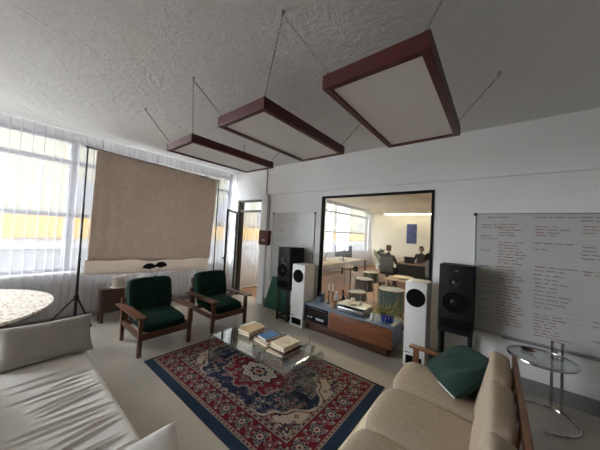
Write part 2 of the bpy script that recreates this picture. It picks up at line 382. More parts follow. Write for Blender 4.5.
# window wall: parapet, header, posts
b = MB().box((XW - .2, YB, -1.5), (XW, YF, 0.82)).box((XW - .2, YB, 3.08), (XW, YF, ZC)).box((XW - .2, YW, .82), (XW, YW + .15, ZC))
struct('wall_window', b, M['wall'])
struct('baseboard_main', MB().box((WX1, YW - .02, 0), (XR, YW, .157)).box((DX1 + .2, YW - .02, 0), (WX0, YW, .157)), M['base_grey'])
struct('baseboard_window', MB().box((XW, YB, 0), (XW + .02, 3.72, .16)), M['base_grey'])
struct('trim_sill', MB().box((XW, YB, .80), (XW + .10, 3.72, .83)), M['trim_white'])
n = 0
for y0, y1 in ((YB, -1.70), (-1.70, .73), (.73, 3.16), (3.16, 3.9), (4.05, 5.6), (5.6, 8.05), (8.05, 10.5), (10.5, 12.95), (12.95, 13.5)):
    n += 1
    r = bpy.data.objects.new('window_%d' % n, None); C.objects.link(r); r['kind'] = 'structure'; r.location = (XW, y0, .82)
    L, H = y1 - y0, 3.08 - .82
    f = MB().box((-.16, -.05, 0), (-.04, .05, H), .008)
    for z in (.03, .96, 1.865, H - .03): f.box((-.14, .05, z - .035), (-.06, L - .05, z + .035), .006)
    if n in (4, 5, 9): f.box((-.16, L - .06, 0), (-.04, L, H), .008)
    struct('window_frame', f, M['sash'], r, 30)
    g = MB()
    for z0, z1 in ((.065, .925), (.995, 1.83), (1.90, H - .065)): g.box((-.103, .05, z0), (-.097, L - .05, z1))
    struct('window_pane', g, M['pane'], r)
# inner window onto the studio: black frame and pane
r = bpy.data.objects.new('window_inner', None); C.objects.link(r); r['kind'] = 'structure'; r.location = (WX0, YW, WZ0)
L, H = WX1 - WX0, WZ1 - WZ0
f = MB().box((0, -.012, 0), (.035, .07, H)).box((L - .035, -.012, 0), (L, .07, H)).box((.035, -.012, H - .035), (L - .035, .07, H)).box((.035, -.012, 0), (L - .035, .07, .05))
struct('window_frame', f, M['black_frame'], r)
struct('window_pane', MB().box((.035, .03, .05), (L - .035, .038, H - .035)), M['pane'], r)
# glass door: fixed frame with transom light, and the open leaf
r = bpy.data.objects.new('door_frame', None); C.objects.link(r); r['kind'] = 'structure'; r.location = (DX0, YW, 0)
L = DX1 - DX0
f = MB().box((0, 0, 0), (.045, .12, DZ)).box((L - .03, .03, 0), (L, .10, DZ)).box((.045, 0, DZ - .04), (L - .03, .12, DZ)).box((.045, 0, 2.13), (L - .03, .10, 2.18))
struct('jamb', f, M['dark_sash'], r)
struct('transom_pane', MB().box((.045, .05, 2.18), (L - .03, .056, DZ - .04)), M['pane'], r)
r = bpy.data.objects.new('door_1', None); C.objects.link(r); r['kind'] = 'structure'; r.location = (DX0 + .01, YW - .06, 0.01)
r.rotation_euler = (0, 0, math.atan2(3.20 - 3.84, -4.70 + 5.21))
L = .84
f = MB().box((0, -.02, 0), (.05, .02, 2.12), .004).box((L - .05, -.02, 0), (L, .02, 2.12), .004).box((.05, -.02, 2.07), (L - .05, .02, 2.12), .004).box((.05, -.02, 0), (L - .05, .02, .14), .004)
struct('leaf_frame', f, M['dark_sash'], r, 30)
struct('leaf_pane', MB().box((.05, -.004, .14), (L - .05, .004, 2.07)), M['pane'], r)
struct('door_handle', MB().tube([(L - .03, -.02, 1.02), (L - .03, -.07, 1.02), (L - .14, -.07, 1.02)], .011).box((L - .045, -.03, .93), (L - .015, -.02, 1.10), .003), M['black_metal'], r, 40)

# ------------------------------------------------------------------ outside
struct('wall_sky_blocker', MB().box((XW - .2, -1.0, 3.5), (8, 30, 15)), M['fac_grey'])  # unseen storeys, added to block sky light from the facade opposite
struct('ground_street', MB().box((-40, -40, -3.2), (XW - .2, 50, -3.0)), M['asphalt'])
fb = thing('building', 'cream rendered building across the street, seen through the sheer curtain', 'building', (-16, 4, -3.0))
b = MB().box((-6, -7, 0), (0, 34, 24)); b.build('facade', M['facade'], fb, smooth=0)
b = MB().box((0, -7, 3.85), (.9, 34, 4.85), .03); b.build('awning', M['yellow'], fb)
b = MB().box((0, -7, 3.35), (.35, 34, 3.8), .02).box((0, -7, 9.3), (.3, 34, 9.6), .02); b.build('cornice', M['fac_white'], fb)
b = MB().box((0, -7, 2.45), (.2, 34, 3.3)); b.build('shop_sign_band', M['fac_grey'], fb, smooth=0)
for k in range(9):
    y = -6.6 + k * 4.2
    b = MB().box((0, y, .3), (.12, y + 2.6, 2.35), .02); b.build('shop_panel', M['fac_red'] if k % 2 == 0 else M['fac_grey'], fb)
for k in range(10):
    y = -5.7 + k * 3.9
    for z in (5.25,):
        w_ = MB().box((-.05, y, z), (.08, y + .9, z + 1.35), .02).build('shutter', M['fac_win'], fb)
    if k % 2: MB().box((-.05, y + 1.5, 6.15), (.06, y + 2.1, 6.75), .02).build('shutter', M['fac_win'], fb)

# ------------------------------------------------------------------ sheer curtains
def curtain(name, y0, y1, z0, z1, label, seed, P=.095, tuck=.017):
    """flat sheer panels with narrow tucks: each tuck doubles the cloth back over itself"""
    rs = np.random.default_rng(seed); prof = []; y = y0
    while y < y1 - P:
        p = P * rs.uniform(.72, 1.3); d = tuck * rs.uniform(.6, 1.25); bow = rs.uniform(.004, .016)
        for k in np.linspace(0, 1, 9): prof.append((y + (p + d) * k, .010 * k + bow * math.sin(PI * k), 0))
        for k in (.25, .5, .75): prof.append((y + p + d - d * k, .010 - .010 * k + .0015, 1))
        y += p
    prof.append((y1, 0, 0)); n = len(prof) - 1; m = 8
    ph = rs.uniform(0, 6)
    def fn(u, v):
        yy, x, _ = prof[int(round(u * n))]
        x = x * (.6 + .9 * (1 - v)) + .012 * math.sin(yy * 1.7 + 2 * v + ph) * (1 - v)
        return (-5.455 + x, min(yy + .004 * math.sin(yy * 9 + 3 * v) * (1 - v), y1), z0 + (z1 - z0) * v)
    o = MB().grid(fn, n, m).build(name, M['curtain'], smooth=180)
    return tag(o, label, 'curtain')
curtain('sheer_curtain', -.55, 3.88, .13, ZC - .01, 'floor-length white sheer curtain across the window behind the taupe cloth', 3)  # starts near frame edge; unseen bays before it left bare to add daylight
curtain('sheer_curtain', 4.12, 13.4, .10, ZC - .06, 'white sheer curtain along the studio window beyond the glass door', 5, P=.13)

# ------------------------------------------------------------------ backdrop on its stand
bs = thing('backdrop_stand', 'dark tripod backdrop stand holding the taupe cloth in front of the curtain', 'stand', (-5.2, .83, 0))
def tripod_leg(mb, az, top=.46, spread=.40):
    a = math.radians(az); mb.tube([(.02 * math.cos(a), .02 * math.sin(a), top), (spread * math.cos(a), spread * math.sin(a), .014)], .013, 8)
    return mb
MB().tube([(0, 0, .14), (0, 0, 1.1)], .019).tube([(0, 0, 1.1), (0, 0, 2.0)], .015).tube([(0, 0, 2.0), (0, 0, 2.91)], .012).build('pole', M['stand'], bs)
for az in (-80, 40, 172): tripod_leg(MB(), az, spread={-80: .42, 40: .27, 172: .18}[az]).build('leg', M['stand'], bs)
MB().lathe([(.03, .43), (.034, .44), (.034, .49), (.03, .50)]).build('collar', M['stand'], bs)
MB().tube([(0, 0, 1.08), (.05, 0, 1.08)], .016).build('knob', M['black_metal'], bs)
MB().tube([(0, -.03, 2.90), (0, 2.42, 2.83)], .014).build('crossbar', M['stand'], bs)
MB().tube([(0, 2.41, .02), (0, 2.41, 2.84)], .013).build('pole', M['stand'], bs)
for az in (-60, 60, 180): 
    a = math.radians(az); MB().tube([(.02 * math.cos(a), 2.41 + .02 * math.sin(a), .46), (.18 * math.cos(a), 2.41 + .18 * math.sin(a), .014)], .012, 8).build('leg', M['stand'], bs)
def cloth(u, v):   # v 0 bottom, 1 top
    yl, yr = .925 + .02 * v, 3.10 + .10 * v
    y = yl + (yr - yl) * u
    zt = 2.895 - .07 * u; zb = 1.035 - .06 * u + .012 * math.sin(9 * u) + .010 * math.sin(23 * u + 1)
    edge = math.exp(-u * 9)
    x = -5.183 + .005 * math.sin(17 * u + 2 * v + 2 * math.sin(5 * u)) * (1 - v) + .022 * math.sin(70 * u) * edge * (1 - .4 * v) + .0025 * math.sin(31 * u + 9 * v + 3 * math.sin(7 * v)) + .002 * math.sin(60 * u - 14 * v)
    return (x, y, zb + (zt - zb) * v)
o = MB().grid(cloth, 150, 40).build('backdrop_cloth', M['backdrop'], smooth=180)
md = o.modifiers.new('thick', 'SOLIDIFY'); md.thickness = .003
tag(o, 'large taupe cloth hung from the crossbar in front of the window', 'cloth')
def cloth2(u, v):
    y = .90 + 2.2 * u
    zb = .80 - .085 * u + .006 * math.sin(14 * u); zt = 1.06 - .07 * u
    return (-5.210 - .004 * math.sin(30 * u) * (1 - v) - .004, y, zb + (zt - zb) * v)
o = MB().grid(cloth2, 80, 10).build('backdrop_lining', M['backdrop_white'], smooth=180)
md = o.modifiers.new('thick', 'SOLIDIFY'); md.thickness = .002
tag(o, 'off-white cloth strip showing below the lower edge of the taupe cloth', 'cloth')

# ------------------------------------------------------------------ suspended light panels with chains
LW, LL, LH, LB = .61, 1.22, .088, 2.60
panel_label = ['maroon-framed light panel nearest the studio window, largest of the three hung panels', 'maroon-framed hung light panel in the middle of the row of three', 'maroon-framed hung light panel nearest the curtained window']
lp = thing('pendant_light', panel_label[0], 'ceiling light', (-.565, 1.83, LB), 0, 'light panels hung on chains')
hx, hy = LW / 2, LL / 2
f = MB().box((-hx, -hy, 0), (-hx + .045, hy, LH), .003).box((hx - .045, -hy, 0), (hx, hy, LH), .003).box((-hx + .045, -hy, 0), (hx - .045, -hy + .045, LH), .003).box((-hx + .045, hy - .045, 0), (hx - .045, hy, LH), .003)
f.build('frame', M['maroon'], lp, smooth=0)
MB().box((-hx + .046, -hy + .046, .012), (hx - .046, hy - .046, .024)).build('diffuser', M['diffuser'], lp, smooth=0)
MB().box((-hx + .046, -hy + .046, .068), (hx - .046, hy - .046, .08)).build('back_plate', M['maroon'], lp, smooth=0)
for sx in (-1, 1):
    for sy in (-1, 1):
        pts = [(sx * (hx - .022) + .012 * math.cos(a), sy * (hy - .022), LH + .010 + .012 * math.sin(a)) for a in np.linspace(0, 2 * PI, 13)[:-1]]
        MB().tube(pts, .003, 6, closed=True).build('eyelet', M['chain'], lp)
lps = [lp, dup(lp, (-1.655, 1.78, LB), label=panel_label[1]), dup(lp, (-2.835, 1.83, LB), label=panel_label[2])]
def chain(a, b_, label):
    a = Vector(a); b_ = Vector(b_); d = b_ - a; L = d.length; n = max(4, int(L / .026)); x = d.normalized()
    u = x.cross(Vector((0, 0, 1))).normalized() if abs(x.z) < .99 else Vector((1, 0, 0)); v = x.cross(u)
    mb = MB()
    for i in range(n):
        c = a + d * ((i + .5) / n); s = u if i % 2 else v; hl = L / n * .72
        pts = []
        for k in range(10):
            t = 2 * PI * k / 10; pts.append(c + x * (hl * math.cos(t)) + s * (.0055 * math.sin(t)))
        mb.tube(pts, .0016, 5, closed=True)
    return tag(mb.build('chain', M['chain'], smooth=60), label, 'chain', 'hanging chains of the light panels')
HK = {'h3': (-3.47, 1.07), 'h2': (-2.34, 1.11), 'h1': (-1.13, 1.10), 'h6': (-.03, 1.2), 'h4': (-.01, 2.61), 'h5': (-1.12, 2.58), 'h7': (-2.26, 2.6), 'h8': (-3.45, 2.6)}
HN = {'h3': 'room-side hook nearest the curtain', 'h2': 'room-side hook between the middle and curtain-side panels', 'h1': 'room-side hook beside the largest panel', 'h6': 'near hook right of the largest panel',
      'h4': 'wall-side hook right of the largest panel', 'h5': 'wall-side hook beside the largest panel', 'h7': 'wall-side hook between the middle and curtain-side panels', 'h8': 'wall-side hook nearest the curtain'}
LN = ['largest panel', 'middle panel', 'curtain-side panel']
for k, (i, sx, sy) in [(k, q) for k, qs in {'h3': [(2, -1, -1)], 'h2': [(2, 1, -1), (1, -1, -1)], 'h1': [(1, 1, -1), (0, -1, -1)], 'h6': [(0, 1, -1)], 'h4': [(0, 1, 1)], 'h5': [(0, -1, 1), (1, 1, 1)], 'h7': [(1, -1, 1), (2, 1, 1)], 'h8': [(2, -1, 1)]}.items() for q in qs]:
    l = lps[i].location
    chain((HK[k][0], HK[k][1], ZC - .03), (l.x + sx * (hx - .022), l.y + sy * (hy - .022), LB + LH + .02), 'steel chain to the %s from %s' % (LN[i], HN[k]))
for k, (x, y) in HK.items():
    mb = MB().lathe([(.012, 0), (.012, .006), (.004, .010)], (0, 0, -.010), 12)
    mb.tube([(.0 + .012 * math.cos(a), 0, -.022 + .012 * math.sin(a)) for a in np.linspace(PI / 2, PI * 2.3, 12)], .003, 6)
    tag(mb.build('ceiling_hook', M['chain'], loc=(x, y, ZC)), 'small steel ceiling hook: ' + HN[k], 'hook', 'ceiling hooks')
# conduit at the top of the main wall, small red box, light switch
mb = MB().tube([(-4.215, YW - .012, 2.56), (-4.215, YW - .012, ZC)], .012).tube([(-4.215, YW - .012, 2.56), (-4.16, YW - .065, 2.53), (-4.09, YW - .065, 2.50), (-4.07, YW - .02, 2.42), (-4.07, YW - .012, 1.72)], .009)
tag(mb.build('conduit', M['base_grey']), 'thin grey conduit running down the wall to the dark red box', 'conduit')
rb = thing('alarm_box', 'dark red box on the wall beside the glass door', 'box', (-4.15, YW, 1.36))
MB().box((-.15, -.10, 0), (.14, 0, .335), .008).build('housing', M['maroon_box'], rb)
MB().box((-.02, -.104, .10), (.06, -.10, .125), .001).build('badge', M['white_plastic'], rb)
ls = thing('light_switch', 'grey light switch plate on the wall under the dark red box', 'switch', (-4.21, YW, 1.10))
MB().box((-.05, -.012, 0), (.05, 0, .18), .004).build('plate', M['alu'], ls)
MB().box((-.028, -.02, .04), (.028, -.012, .14), .004).build('rocker', M['trim_white'], ls)

# ------------------------------------------------------------------ whiteboards with handwriting
def scribble(mb, x, z, wd, h, rs):
    """one illegible handwritten line, as a thin raised stroke"""
    n = max(6, int(wd / .012)); pts = []
    gap = 0; px = x
    while px < x + wd:
        wl = rs.uniform(.03, .10); k = max(4, int(wl / .007)); pts = []
        for i in range(k + 1):
            pts.append((px + wl * i / k + rs.normal(0, .0012), -.0015, z + h * .5 * math.sin(i * 2.1 + rs.uniform(-.5, .5)) * rs.uniform(.3, 1)))
        mb.tube(pts, .0027, 4); px += wl + rs.uniform(.012, .03)
def whiteboard(x0, x1, z0, z1, label, rows, seed, tray=True):
    wb = thing('whiteboard', label, 'whiteboard', (x0, YW - .004, z0)); L = x1 - x0; H = z1 - z0; rs = np.random.default_rng(seed)
    brd = MB().box((.008, -.014, .008), (L - .008, 0, H - .008)); cnt = [len(brd.f)]
    fr = MB().box((0, -.022, 0), (L, 0, .014), .003).box((0, -.022, H - .014), (L, 0, H), .003).box((0, -.022, .014), (.012, 0, H - .014), .003).box((L - .012, -.022, .014), (L, 0, H - .014), .003)
    fr.build('frame', M['alu'], wb)
    for cx in (.0, L): MB().box((cx - .018, -.028, H - .03), (cx + .018, 0, H + .004), .005).build('corner_cap', M['black'], wb)
    if tray: MB().box((.3, -.075, -.01), (L - .2, -.022, .0), .003).build('pen_tray', M['alu'], wb)
    for ink in ('ink_red', 'ink_black'):
        mb = MB()
        for x, z, wd, n, dz, h in rows[ink]:
            for i in range(n): scribble(mb, x + rs.uniform(0, .015), z - i * dz, wd * rs.uniform(.55, 1), h, rs)
        brd.add([(x, y - .0145, z) for x, y, z in mb.v], mb.f); cnt.append(len(brd.f))
    for z in rows.get('ruled', ()): brd.box((.53, -.0152, z), (L - .1, -.0141, z + .002))
    cnt.append(len(brd.f))
    o = brd.build('board', M['whiteboard'], wb, smooth=0)
    o.data.materials.append(M['ink_red']); o.data.materials.append(M['ink_black']); o.data.materials.append(M['ink_faint'])
    o.data.polygons.foreach_set('material_index', [0] * cnt[0] + [1] * (cnt[1] - cnt[0]) + [2] * (cnt[2] - cnt[1]) + [3] * (cnt[3] - cnt[2]))
whiteboard(-.215, 2.3, .575, 2.062, 'long white writing board right of the black loudspeaker, filled with handwriting in columns', {
    'ink_red': [(.05, 1.34, .17, 2, .032, .018), (.05, 1.20, .17, 2, .032, .018), (.23, 1.35, .15, 5, .034, .018), (.23, 1.13, .22, 8, .036, .02), (.22, .83, .22, 6, .036, .02), (.56, 1.33, .22, 4, .034, .018), (.06, .62, .12, 2, .05, .02), (.22, .60, .2, 5, .038, .018), (.22, .40, .24, 8, .036, .018), (.56, .87, .34, 2, .04, .018), (.92, 1.34, .36, 3, .036, .02), (.93, .865, .5, 2, .035, .018), (.56, .33, .22, 8, .033, .018), (1.45, 1.34, .4, 4, .04, .02), (1.5, .9, .4, 3, .04, .02)],
    'ink_black': [(.12, 1.435, .3, 1, .03, .02), (.55, 1.435, .9, 1, .03, .022), (.9, 1.40, .6, 1, .03, .022), (.55, 1.14, .34, 1, .03, .018), (.56, 1.07, .1, 1, .03, .018), (.92, 1.12, .24, 4, .04, .018), (.05, 1.02, .1, 2, .2, .018), (.56, .78, .25, 9, .045, .016), (.05, .5, .1, 4, .1, .018), (1.0, .36, .25, 2, .05, .02), (1.0, .16, .45, 1, .05, .024), (1.5, 1.1, .5, 4, .05, .02), (1.6, .5, .4, 4, .06, .02)], 'ruled': [.30 + .047 * k for k in range(22)]}, 4)
whiteboard(-3.94, -2.775, .60, 2.10, 'narrow white writing board between the glass door and the studio window', {
    'ink_red': [(.16, 1.40, .26, 4, .04, .018), (.16, 1.18, .22, 3, .045, .018), (.08, .78, .2, 4, .05, .018)],
    'ink_black': [(.45, 1.36, .3, 1, .04, .018), (.68, 1.0, .28, 6, .06, .02), (.12, .95, .3, 2, .06, .018)]}, 9, tray=False)
# ------------------------------------------------------------------ rug
def rug():
    X0, X1, Y0, Y1 = -3.34, -.935, 1.205, 2.815
    nx, ny = 440, 300
    xs = np.linspace(X0, X1, nx + 1); ys = np.linspace(Y0, Y1, ny + 1); X, Y = np.meshgrid(xs, ys)
    P = {k: np.array(srgb(*c)[:3]) for k, c in dict(blue=(40, 54, 72), dark=(34, 34, 42), red=(104, 32, 40), red2=(80, 28, 34), cream=(164, 150, 134), cream2=(136, 124, 112), navy=(44, 48, 66), rose=(146, 98, 94), grey=(104, 102, 108), green=(80, 82, 80)).items()}
    col = np.zeros(X.shape + (3,)); col[:] = P['cream']
    def put(mask, c): col[mask] = P[c]
    # inner frame of the pattern
    bx0, bx1, by0, by1 = X0 + .03, X1 - .095, Y0 + .095, Y1 - .03
    cx, cy = (bx0 + bx1) / 2, (by0 + by1) / 2
    d = np.minimum(np.minimum(X - bx0, bx1 - X), np.minimum(Y - by0, by1 - Y))
    put(d < 0, 'blue')
    put((X < bx0) | (Y > by1), 'dark'); put((d < 0) & ((Y < by0) | (X > bx1)), 'blue')
    put((d >= 0) & (d < .035), 'cream2')
    # along-border coordinate (per side, measured from the centre)
    side_x = np.minimum(X - bx0, bx1 - X) < np.minimum(Y - by0, by1 - Y)
    s = np.where(side_x, Y - cy, X - cx)
    put((d >= 0) & (d < .035) & (np.sin(s * 2 * PI / .045) > .2) & (np.abs(d - .018) < .008), 'red')
    mb_ = (d >= .035) & (d < .225); put(mb_, 'red')
    per = .235; q = ((s / per + .5) % 1 - .5) * per; e = d - .13; rr = np.hypot(q, e); th = np.arctan2(e, q)
    vine = np.abs(e - .055 * np.sin(s * 2 * PI / per)) ; put(mb_ & (vine < .006), 'cream2')
    vine = np.abs(e + .055 * np.sin(s * 2 * PI / per + 1.0)); put(mb_ & (vine < .005), 'navy')
    pet = .058 + .012 * np.cos(8 * th)
    put(mb_ & (rr < pet + .012), 'dark'); put(mb_ & (rr < pet), 'cream2'); put(mb_ & (rr < pet - .014), 'navy'); put(mb_ & (rr < .030), 'cream'); put(mb_ & (rr < .014), 'red')
    q2 = (((s + per / 2) / per + .5) % 1 - .5) * per; r2 = np.hypot(q2, e); t2 = np.arctan2(e, q2)
    p2 = .040 + .016 * np.cos(5 * t2 + 1); put(mb_ & (r2 < p2), 'rose'); put(mb_ & (r2 < p2 - .016), 'navy'); put(mb_ & (r2 < .012), 'cream')
    q3 = ((s / (per / 2) + .25) % 1 - .5) * per / 2
    for off in (.065, -.065): put(mb_ & (np.hypot(q3, e - off) < .016), 'grey'); put(mb_ & (np.hypot(q3 - .02, e - off * 1.05) < .010), 'cream')
    g = (d >= .225) & (d < .275); put(g, 'cream2'); put(g & (np.abs(d - .25) < .010) & (np.sin(s * 2 * PI / .07) > 0), 'red2'); put((d >= .225) & (d < .230), 'dark'); put((d >= .270) & (d < .276), 'dark')
    # field: cream spandrels with motifs
    fd = d >= .276
    u = X - cx; v = Y - cy; au, av = np.abs(u), np.abs(v)
    rs = np.random.default_rng(5)
    def blossoms(mask, n, rng_r, cols, seed, box):
        r_ = np.random.default_rng(seed)
        for _ in range(n):
            px, py = r_.uniform(0, box[0]), r_.uniform(0, box[1]); r0 = r_.uniform(*rng_r); k = r_.integers(4, 8); p0 = r_.uniform(0, 6)
            dx, dy = au - px, av - py; R_ = np.hypot(dx, dy); T_ = np.arctan2(dy, dx)
            e_ = r0 * (1 + .28 * np.cos(k * T_ + p0)); c1, c2, c3 = cols[r_.integers(len(cols))]
            put(mask & (R_ < e_ * 1.2), c1); put(mask & (R_ < e_), c2); put(mask & (R_ < e_ * .45), c3)
    hexd = np.maximum(av / .455, (au + av * .86) / .88)        # elongated hexagon
    sc = .022 * np.cos(np.arctan2(v, u) * 24)
    navy = fd & (hexd + sc < 1.0)
    sp = fd & ~navy
    blossoms(sp, 84, (.016, .040), [('red2', 'rose', 'navy'), ('dark', 'navy', 'cream'), ('navy', 'red', 'cream'), ('dark', 'grey', 'red')], 3, (1.0, .5))
    band = np.abs(np.abs(av - .49 + au * .30) - .0) < .0
    for k in range(4):  # curled leaf strokes
        wv = np.abs((av - .50) + .42 * (au - .62) + .03 * np.sin(au * 40 + k)) ; put(sp & (wv < .006) & (k == 0), 'red2')
    put(sp & (np.abs(av + au * .8 - 1.00 - .02 * np.sin(au * 50)) < .008), 'dark')
    put(fd & (hexd + sc < 1.05) & ~navy, 'cream'); put(fd & (np.abs(hexd + sc - 1.055) < .010), 'red2')
    put(navy, 'navy')
    vn = np.sin(u * 26 + 2.2 * np.sin(v * 19)) * np.cos(v * 30 + 2.0 * np.sin(u * 15)); put(navy & (np.abs(vn) < .10), 'dark'); put(navy & (np.abs(vn - .6) < .05), 'grey')
    blossoms(navy, 84, (.012, .032), [('dark', 'cream2', 'red'), ('cream2', 'rose', 'navy'), ('grey', 'green', 'cream'), ('dark', 'grey', 'rose')], 8, (.8, .44))
    R_ = np.hypot(u / .44, v / .30); T_ = np.arctan2(v / .30, u / .44)
    lob = 1 + .10 * np.cos(8 * T_) + .04 * np.cos(16 * T_)
    put(fd & (R_ < lob * 1.06), 'cream2'); red = fd & (R_ < lob); put(red, 'red')
    blossoms(red, 34, (.012, .025), [('cream2', 'navy', 'cream'), ('dark', 'rose', 'navy'), ('dark', 'cream2', 'red2')], 12, (.42, .28))
    l2 = .52 * (1 + .12 * np.cos(8 * T_ + PI)); put(fd & (R_ < l2 * 1.12), 'dark'); put(fd & (R_ < l2), 'cream'); 
    put(fd & (R_ < l2 * .86) & (np.cos(16 * T_) * np.cos(R_ * 40) > .2), 'grey')
    put(fd & (R_ < .27 * (1 + .14 * np.cos(8 * T_))), 'navy'); put(fd & (R_ < .18), 'cream2'); put(fd & (R_ < .09), 'red')
    col *= (1 + RNG.normal(0, .07, X.shape))[..., None]; col = np.clip(col, 0, 1)
    zt = .010
    N = (nx + 1) * (ny + 1); vs = np.stack([X.ravel(), Y.ravel(), np.full(N, zt)], 1)
    idx = np.arange(N).reshape(ny + 1, nx + 1)
    fs = np.stack([idx[:-1, :-1], idx[:-1, 1:], idx[1:, 1:], idx[1:, :-1]], -1).reshape(-1, 4).tolist()
    ring = list(idx[0, :]) + list(idx[1:, -1]) + list(idx[-1, -2::-1]) + list(idx[-2:0:-1, 0])
    low = vs[ring].copy(); low[:, 2] = 0.001; vs2 = np.vstack([vs, low]); m = len(ring)
    fs += [(int(ring[(i + 1) % m]), int(ring[i]), N + i, N + (i + 1) % m) for i in range(m)]
    me = bpy.data.meshes.new('persian_rug'); me.from_pydata(vs2.tolist(), [], fs)
    at = me.color_attributes.new('pattern', 'FLOAT_COLOR', 'POINT')
    cc = np.ones((len(vs2), 4)); cc[:N, :3] = col.reshape(-1, 3); cc[N:, :3] = cc[ring, :3]
    at.data.foreach_set('color', cc.ravel())
    me.materials.append(vcol_mat('wool_rug_pile', .95, .4, .1))
    o = bpy.data.objects.new('persian_rug', me); C.objects.link(o)
    tag(o, 'red and navy patterned rug with medallion under the glass coffee table', 'rug')
rug()

# ------------------------------------------------------------------ bent glass coffee table
ct = thing('glass_coffee_table', 'bent clear glass coffee table standing on the patterned rug', 'table', (-2.16, 2.09, .010))
def bent_glass():
    x0, x1, y0, y1, h, r, t = -.64, .64, -.34, .34, .345, .05, .012
    prof = [(x0, 0)]
    for a in np.linspace(PI, PI / 2, 9): prof.append((x0 + r + r * math.cos(a), h - r + r * math.sin(a)))
    for a in np.linspace(PI / 2, 0, 9): prof.append((x1 - r + r * math.cos(a), h - r + r * math.sin(a)))
    prof.append((x1, 0))
    inn = [(x0 + t, 0)]; ri = r - t
    for a in np.linspace(PI, PI / 2, 9): inn.append((x0 + r + ri * math.cos(a), h - r + ri * math.sin(a)))
    for a in np.linspace(PI / 2, 0, 9): inn.append((x1 - r + ri * math.cos(a), h - r + ri * math.sin(a)))
    inn.append((x1 - t, 0))
    m = len(prof); vs = []
    for y in (y0, y1): vs += [(x, y, z) for x, z in prof] + [(x, y, z) for x, z in inn]
    o, i, O, I = 0, m, 2 * m, 3 * m; fs = []
    for k in range(m - 1):
        fs += [(o + k, O + k, O + k + 1, o + k + 1), (i + k, i + k + 1, I + k + 1, I + k), (o + k, o + k + 1, i + k + 1, i + k), (O + k, I + k, I + k + 1, O + k + 1)]
    fs += [(0, i, I, O), (m - 1, O + m - 1, I + m - 1, i + m - 1)]
    return MB().add(vs, fs)
bent_glass().build('bent_glass_top', M['table_glass'], ct, smooth=30)
mb = MB().tube([(-.60, -.343, .341), (.60, -.343, .341)], .0045, 6).tube([(.636, -.343, .005), (.636, -.343, .29), (.60, -.343, .341)], .0045, 6).tube([(-.636, -.343, .005), (-.636, -.343, .29), (-.60, -.343, .341)], .0045, 6)
e_ = mb.build('polished_edge', mat('dark_green_glass_edge', srgb(24, 34, 33), .6, var=.1), ct); e_['label'] = 'dark green glass edge'
ZT = .355 + .001
def book(name, x, y, z, wx, wy, h, rz, cover, pages, label, emblem=None):
    t = thing(name, label, 'book', (x, y, z), rz, 'books on the glass coffee table')
    c = MB().box((-wx / 2, -wy / 2, 0), (wx / 2, wy / 2, .003), .001).box((-wx / 2, -wy / 2, h - .003), (wx / 2, wy / 2, h), .001).box((-wx / 2, -wy / 2, .003), (-wx / 2 + .004, wy / 2, h - .003))
    c.build('cover', cover, t, smooth=0)
    MB().box((-wx / 2 + .004, -wy / 2 + .004, .003), (wx / 2 - .005, wy / 2 - .004, h - .003)).build('pages', pages, t, smooth=0)
    if emblem:
        mb = MB()
        for r in (.055, .036): mb.tube([(r * math.cos(a), r * math.sin(a), h) for a in np.linspace(0, 2 * PI, 33)[:-1]], .0025, 4, closed=True)
        mb.build('emblem', emblem, t)
    return h
z = ZT
z += book('book', -2.46, 2.14, z, .20, .27, .030, .10, M['brown'], M['paper'], 'brown book at the bottom of the pair nearest the green armchairs')
book('book', -2.46, 2.15, z, .21, .29, .032, .04, M['tan'], M['paper'], 'tan hardback on top of the pair nearest the green armchairs')
z = ZT
z += book('book', -2.13, 2.11, z, .25, .22, .030, -.1, M['tan'], M['paper'], 'tan book at the bottom of the stack with the blue book')
z += book('book', -2.12, 2.10, z, .23, .20, .024, .05, M['brown'], M['paper'], 'brown book between the tan book and the blue book')
book('book', -2.10, 2.11, z, .16, .215, .034, -.12, M['bookblue'], M['paper'], 'blue book on top of the middle stack on the glass table')
z = ZT
z += book('book', -1.86, 2.09, z, .22, .30, .018, .10, M['ivory'], M['paper'], 'thin ivory book at the bottom of the stack nearest the beige sofa')
z += book('book', -1.83, 2.12, z, .22, .29, .022, -.06, M['darkred'], M['darkred'], 'dark red book lying in the stack nearest the beige sofa')
z += book('book', -1.84, 2.12, z, .215, .28, .022, .02, M['ivory'], M['paper'], 'ivory book just under the emblem book')
book('book', -1.84, 2.12, z, .205, .27, .028, -.05, M['ivory'], M['paper'], 'ivory book with round emblem, topmost of the stack nearest the beige sofa', M['ochre'])

